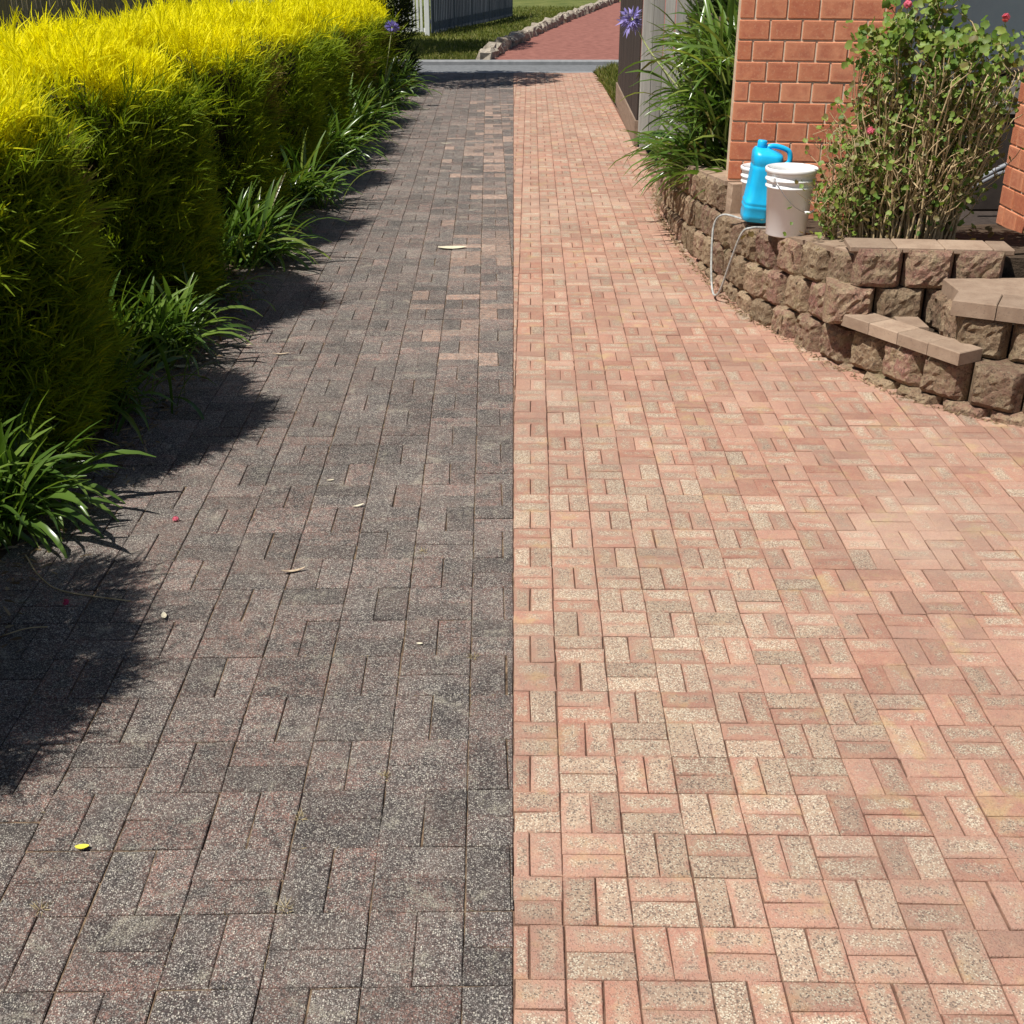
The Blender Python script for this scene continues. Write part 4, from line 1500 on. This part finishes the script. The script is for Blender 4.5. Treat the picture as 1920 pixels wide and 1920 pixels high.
def gstem(x, y, tx, ty, h, r0):
    pts = [Vector((x, y, -.02))]
    n = 7
    for i in range(1, n + 1):
        t = i / n
        pts.append(Vector((x + (tx - x) * t ** 1.3 + gr.gauss(0, .012), y + (ty - y) * t ** 1.3 + gr.gauss(0, .012), h * t)))
    stems.tube(pts, [r0 * (1 - .55 * i / n) for i in range(n + 1)], 5, False)
    for i in range(2, n + 1):
        nodes.append((pts[i], i / n, h))
        for _ in range(gr.choice((0, 1, 1, 2))):
            d = Vector((gr.gauss(0, .6), gr.gauss(0, .6), gr.uniform(.3, 1))).normalized()
            L = gr.uniform(.05, .16)
            e = pts[i] + d * L
            m = pts[i] + d * L * .5 + Vector((gr.gauss(0, .012), gr.gauss(0, .012), 0))
            stems.tube([pts[i], m, e], [r0 * .55, r0 * .45, r0 * .3], 4, False)
            nodes.append((e, i / n, h))


for i in range(250):
    a, q = gr.uniform(0, 2 * math.pi), math.sqrt(gr.random())
    x, y = .27 * q * math.cos(a), .17 * q * math.sin(a)
    h = gr.uniform(.55, 1.30) * (1.0 - .25 * q)
    gstem(x, y, .50 * q * math.cos(a) * gr.uniform(.7, 1.1) + .03, .30 * q * math.sin(a), h, gr.uniform(.0042, .0078))
for i in range(70):      # low twiggy left flank
    x, y = gr.uniform(-.40, -.1), gr.uniform(-.06, .15)
    gstem(x, y, x - gr.uniform(.02, .16), y + gr.gauss(0, .08), gr.uniform(.2, .58), gr.uniform(.003, .0055))
stems.build('stems', M['stem'], ger, True, 'stuff')
LV, LF, LT = [], [], []


def gleaf(p, s, nrm, tone):
    u = nrm.orthogonal().normalized()
    u = Matrix.Rotation(gr.uniform(0, 6.28), 3, nrm) @ u
    w = nrm.cross(u)
    b = len(LV)
    k = 9
    LV.append(p - nrm * s * .12)
    LT.append(tone)
    for i in range(k):
        a = 2 * math.pi * i / k + .35
        rr = s * (0.5 + .03 * math.cos(5 * a)) * (0.55 if i == 0 else 1)
        LV.append(p + u * rr * math.cos(a) + w * rr * math.sin(a) + nrm * gr.gauss(.02, .05) * s)
        LT.append(tone)
    for i in range(k):
        LF.append((b, b + 1 + i, b + 1 + (i + 1) % k))


for p, t, h in nodes:
    z = p.z
    dens = 0.30 + 1.0 * max(0, (z - .55)) + (.9 if z > 1.0 else 0)
    cnt = int(dens * 3.6 + gr.random())
    for _ in range(cnt):
        q = p + Vector((gr.gauss(0, .03), gr.gauss(0, .03), gr.gauss(0.01, .025)))
        nr = Vector((gr.gauss(-.25, .6), gr.gauss(-.45, .6), gr.uniform(.1, 1))).normalized()
        dry = gr.random() < (.24 if z < .8 else .07)
        gleaf(q, gr.uniform(.024, .046) * (1.15 if z > .9 else .85), nr, (gr.random(), gr.random() ** 3 * .6, .75 if dry else 0.0))
for i in range(90):      # withered leaves and small growth at the foot
    q = Vector((gr.gauss(-.12, .3), gr.gauss(-.05, .12), abs(gr.gauss(0, .08)) + .02))
    gleaf(q, gr.uniform(.02, .045), Vector((gr.gauss(0, .6), gr.gauss(-.3, .6), 1)).normalized(), (gr.random(), .3 * gr.random(), .9 if gr.random() < .55 else 0))
me = mesh_np('leaves', [tuple(v) for v in LV], np.array(LF), M['geranium'], ger, {'tone': np.array(LT)}, False, 'stuff')
for (x, y, z) in ((-.18, -.05, 1.22), (.31, -.08, 1.16), (-.30, -.1, .62)):
    mb = MB()
    for i in range(14):
        d = Vector((gr.gauss(0, 1), gr.gauss(0, 1), gr.gauss(.3, 1))).normalized()
        c0 = Vector((x, y, z)) + d * .016
        s = d.orthogonal().normalized() * .011
        w = d.cross(s).normalized() * .011
        mb.add([c0 - s - w, c0 + s - w, c0 + s + w, c0 - s + w], [(0, 1, 2, 3)])
    fl = mb.build('flower', M['pink'], ger, tone=True, hue=0.0)
    MB().tube([(x, y, z), (x + .01, y + .01, z - .14)], .003, 5).build('flower_stalk', M['stalk'], fl, True)

# ------------------------------------------------------------------ small things lying on the drive


def ground_at(u, v):
    zc = FPX * CAM_H / (CT * (v + 100.0))
    hz = 960 - FPX * math.tan(PITCH)
    zc = FPX * CAM_H / (CT * (v - hz))
    return ((u - 960) * zc / FPX, (zc - CAM_H * ST) / CT)


def fallen_leaf(name, label, u, v, L, W, rz, mat, curl=0.35, group='leaves fallen on the weathered paving'):
    x, y = ground_at(u, v)
    V, F = [], []
    n = 6
    for i in range(n + 1):
        t = i / n
        w = W / 2 * math.sin(math.pi * (0.06 + 0.90 * t)) ** .8
        zz = 0.004 + curl * L * .25 * (2 * t - 1) ** 2
        V += [((t - .5) * L, -w, zz + w * .5 * curl), ((t - .5) * L, 0, zz), ((t - .5) * L, w, zz + w * .6 * curl)]
    for i in range(n):
        a = i * 3
        F += [(a, a + 1, a + 4, a + 3), (a + 1, a + 2, a + 5, a + 4)]
    V2 = [(p[0], p[1], p[2] + .0012) for p in V]
    b = len(V)
    F2 = [tuple(b + k for k in f) for f in F]
    o = MB().add(V, [f[::-1] for f in F]).add(V2, F).build(name, mat, None, True)
    o.location = (x, y, 0.002)
    o.rotation_euler = (0, 0, rz)
    tag(o, label, 'leaf', group)
    return o


fallen_leaf('fallen_leaf', 'bright yellow leaf lying near the lower left corner', 155, 1592, .034, .017, .1, M['leaf_yellow'])
fallen_leaf('fallen_leaf', 'pale curled leaf at the tip of the near hedge shadow', 308, 1158, .042, .018, R(110), M['leaf_pale'])
fallen_leaf('fallen_leaf', 'slender white leaf lying slantwise in mid driveway', 672, 951, .05, .012, R(35), M['leaf_pale'])
fallen_leaf('fallen_leaf', 'long dry tan leaf curled on the weathered paving', 551, 1074, .085, .014, R(18), M['leaf_tan'], .5)
fallen_leaf('fallen_leaf', 'small whitish leaf just above the slender white leaf', 620, 903, .030, .010, R(15), M['leaf_pale'])
fallen_leaf('fallen_leaf', 'pale leaf litter piece below the second strap-leaved clump', 345, 690, .10, .04, R(10), M['leaf_pale'])
fallen_leaf('fallen_leaf', 'brown dry leaf beside the second hedge shadow', 455, 652, .11, .03, R(-5), M['leaf_tan'], .6)
fallen_leaf('fallen_leaf', 'thin straw leaf right of the brown dry leaf', 527, 666, .09, .014, R(8), M['leaf_tan'])
fallen_leaf('fallen_leaf', 'tiny cream leaf on the right of the weathered paving', 787, 1210, .020, .010, R(-5), M['leaf_pale'])
fallen_leaf('fallen_leaf', 'white petal-like leaf far up the weathered driveway', 795, 206, .14, .06, R(5), M['leaf_pale'], .2)
fallen_leaf('fallen_leaf', 'pale leaf on the far weathered paving near the pink pavers', 837, 270, .13, .03, R(3), M['leaf_pale'], .2)
fallen_leaf('fallen_leaf', 'broad whitish flat shape standing in for glare on the far weathered paving', 848, 466, .21, .085, R(4), M['leaf_pale'], .12)  # pale flat piece that paints a patch of glare on the paving


def fallen_flower(label, u, v, s):
    x, y = ground_at(u, v)
    rr = random.Random(int(u))
    mb = MB()
    for i in range(12):
        d = Vector((rr.gauss(0, 1), rr.gauss(0, 1), abs(rr.gauss(.4, .6)))).normalized()
        c0 = d * s * .5 + Vector((0, 0, .004))
        p, q = d.orthogonal().normalized() * s * .32, d.cross(d.orthogonal()).normalized() * s * .3
        mb.add([c0 - p - q, c0 + p - q, c0 + p + q, c0 - p + q], [(0, 1, 2, 3)])
    o = mb.build('fallen_flower', M['pink'], tone=True, hue=0.0)
    o.location = (x, y, 0.004)
    tag(o, label, 'flower', 'pink flowers fallen on the weathered paving')


fallen_flower('bright pink flower lying in the sun beside the nearest clump', 330, 977, .020)
fallen_flower('dark red flower lying in the near hedge shadow', 124, 1133, .018)
x0, y0 = ground_at(50, 1050)
x1, y1 = ground_at(120, 1112)
x2, y2 = ground_at(245, 1130)
o = MB().tube(bez([(x0, y0, .02), ((x0 + x1) / 2 - .01, (y0 + y1) / 2 - .02, .012), (x1, y1, .008), (x2, y2, .006)], 8), .0026, 5).build('dry_stalk', M['stem'], None, True)
tag(o, 'long thin dry stalk across the near hedge shadow', 'stalk')
x0, y0 = ground_at(5, 1195); x1, y1 = ground_at(90, 1178)
o = MB().tube(bez([(x0, y0, .006), ((x0 + x1) / 2, (y0 + y1) / 2 + .01, .010), (x1, y1, .006)], 6), .002, 5).build('dry_stalk', M['stem'], None, True)
tag(o, 'short thin dry stalk at the left edge of the near shadow', 'stalk')

wr = np.random.default_rng(91)
for i, (u, v, s, lab) in enumerate([(535, 1703, .030, 'pale dry grass tuft in a joint near the bottom'), (75, 1704, .030, 'pale dry grass tuft near the lower left edge'), (887, 1232, .026, 'pale dry grass tuft near the middle seam'),
                                    (792, 1035, .026, 'dry grass tuft right of the curled tan leaf'), (565, 1530, .022, 'small dry grass tuft in the lower paving'), (722, 1455, .020, 'small dry tuft in a wide dark joint')]):
    x, y = ground_at(u, v)
    n = 34
    o = blades('dry_weed', np.stack([wr.normal(0, .005, n), wr.normal(0, .005, n), np.full(n, -.003)], 1), wr.uniform(.5, 1.2, n) * s, .0022, M['straw'],
               np.stack([wr.random(n), np.zeros(n), np.zeros(n)], 1), kind=None, dirs=np.stack([wr.normal(0, 1, n), wr.normal(0, 1, n), wr.uniform(.15, .9, n)], 1))
    o.location = (x, y, 0)
    tag(o, lab, 'weed', 'dry weeds in the paving joints')

# straw and grit caught in the weathered joints, litter along the hedge foot
n = 5200
B, sl = 0.2166, -0.0176
gi = wr.random(n)
aa = np.where(gi < .55, np.round(wr.uniform(-8, 1, n)), np.round(wr.uniform(-16, 2, n)) / 2) * B
bb = wr.uniform(-2, 34, n) * B
sw = wr.random(n) < .45
a2 = np.where(sw, wr.uniform(-8, 1, n) * B, aa)
b2 = np.where(sw, np.round(bb / B) * B, bb)
X = -0.106 + a2 + sl * b2
Y = 1.82 + b2 - sl * a2
clus = wob(np.stack([X, Y, X * 0], 1), 4.1, 3) > -0.15
P = np.stack([X + wr.normal(0, .0018, n), Y + wr.normal(0, .0018, n), np.full(n, -.004)], 1)[clus & (X < -0.01) & (X > -1.7)]
n = len(P)
d = np.stack([wr.normal(0, 1, n), wr.normal(0, 1, n), wr.uniform(.1, .8, n)], 1)
o = blades('joint_straw', P, wr.uniform(.005, .016, n), .0016, M['straw'], np.stack([wr.random(n), np.zeros(n), (wr.random(n) < .35) * .8], 1), dirs=d)
tag(o, 'dry straw and moss crumbs caught in the weathered joints', 'litter')
n = 5000
yy = wr.uniform(1.5, 20.5, n)
xx = -1.70 - wr.random(n) ** 1.2 * .5 + np.abs(wr.normal(0, .07, n))
P = np.stack([xx, yy, np.where(xx > -1.77, .004, .012)], 1)
d = np.stack([wr.normal(0, 1, n), wr.normal(0, 1, n), wr.normal(.05, .2, n)], 1)
o = blades('leaf_litter', P, wr.uniform(.02, .06, n), wr.uniform(.004, .014, n), M['litter'], np.stack([wr.random(n), np.zeros(n), np.zeros(n)], 1), dirs=d)
tag(o, 'brown leaf litter along the foot of the hedge', 'litter')
n = 1500
yy = wr.uniform(5.0, 11.5, n)
xx = np.array([wall_x(v) for v in yy]) - np.abs(wr.normal(0, .025, n)) - .01
d = np.stack([wr.normal(0, 1, n), wr.normal(0, 1, n), wr.normal(.1, .25, n)], 1)
o = blades('wall_litter', np.stack([xx, yy, np.full(n, .003)], 1), wr.uniform(.008, .03, n), wr.uniform(.003, .009, n), M['litter'], np.stack([wr.random(n), np.zeros(n), np.zeros(n)], 1), dirs=d)
tag(o, 'soil crumbs and litter at the foot of the block wall', 'litter')
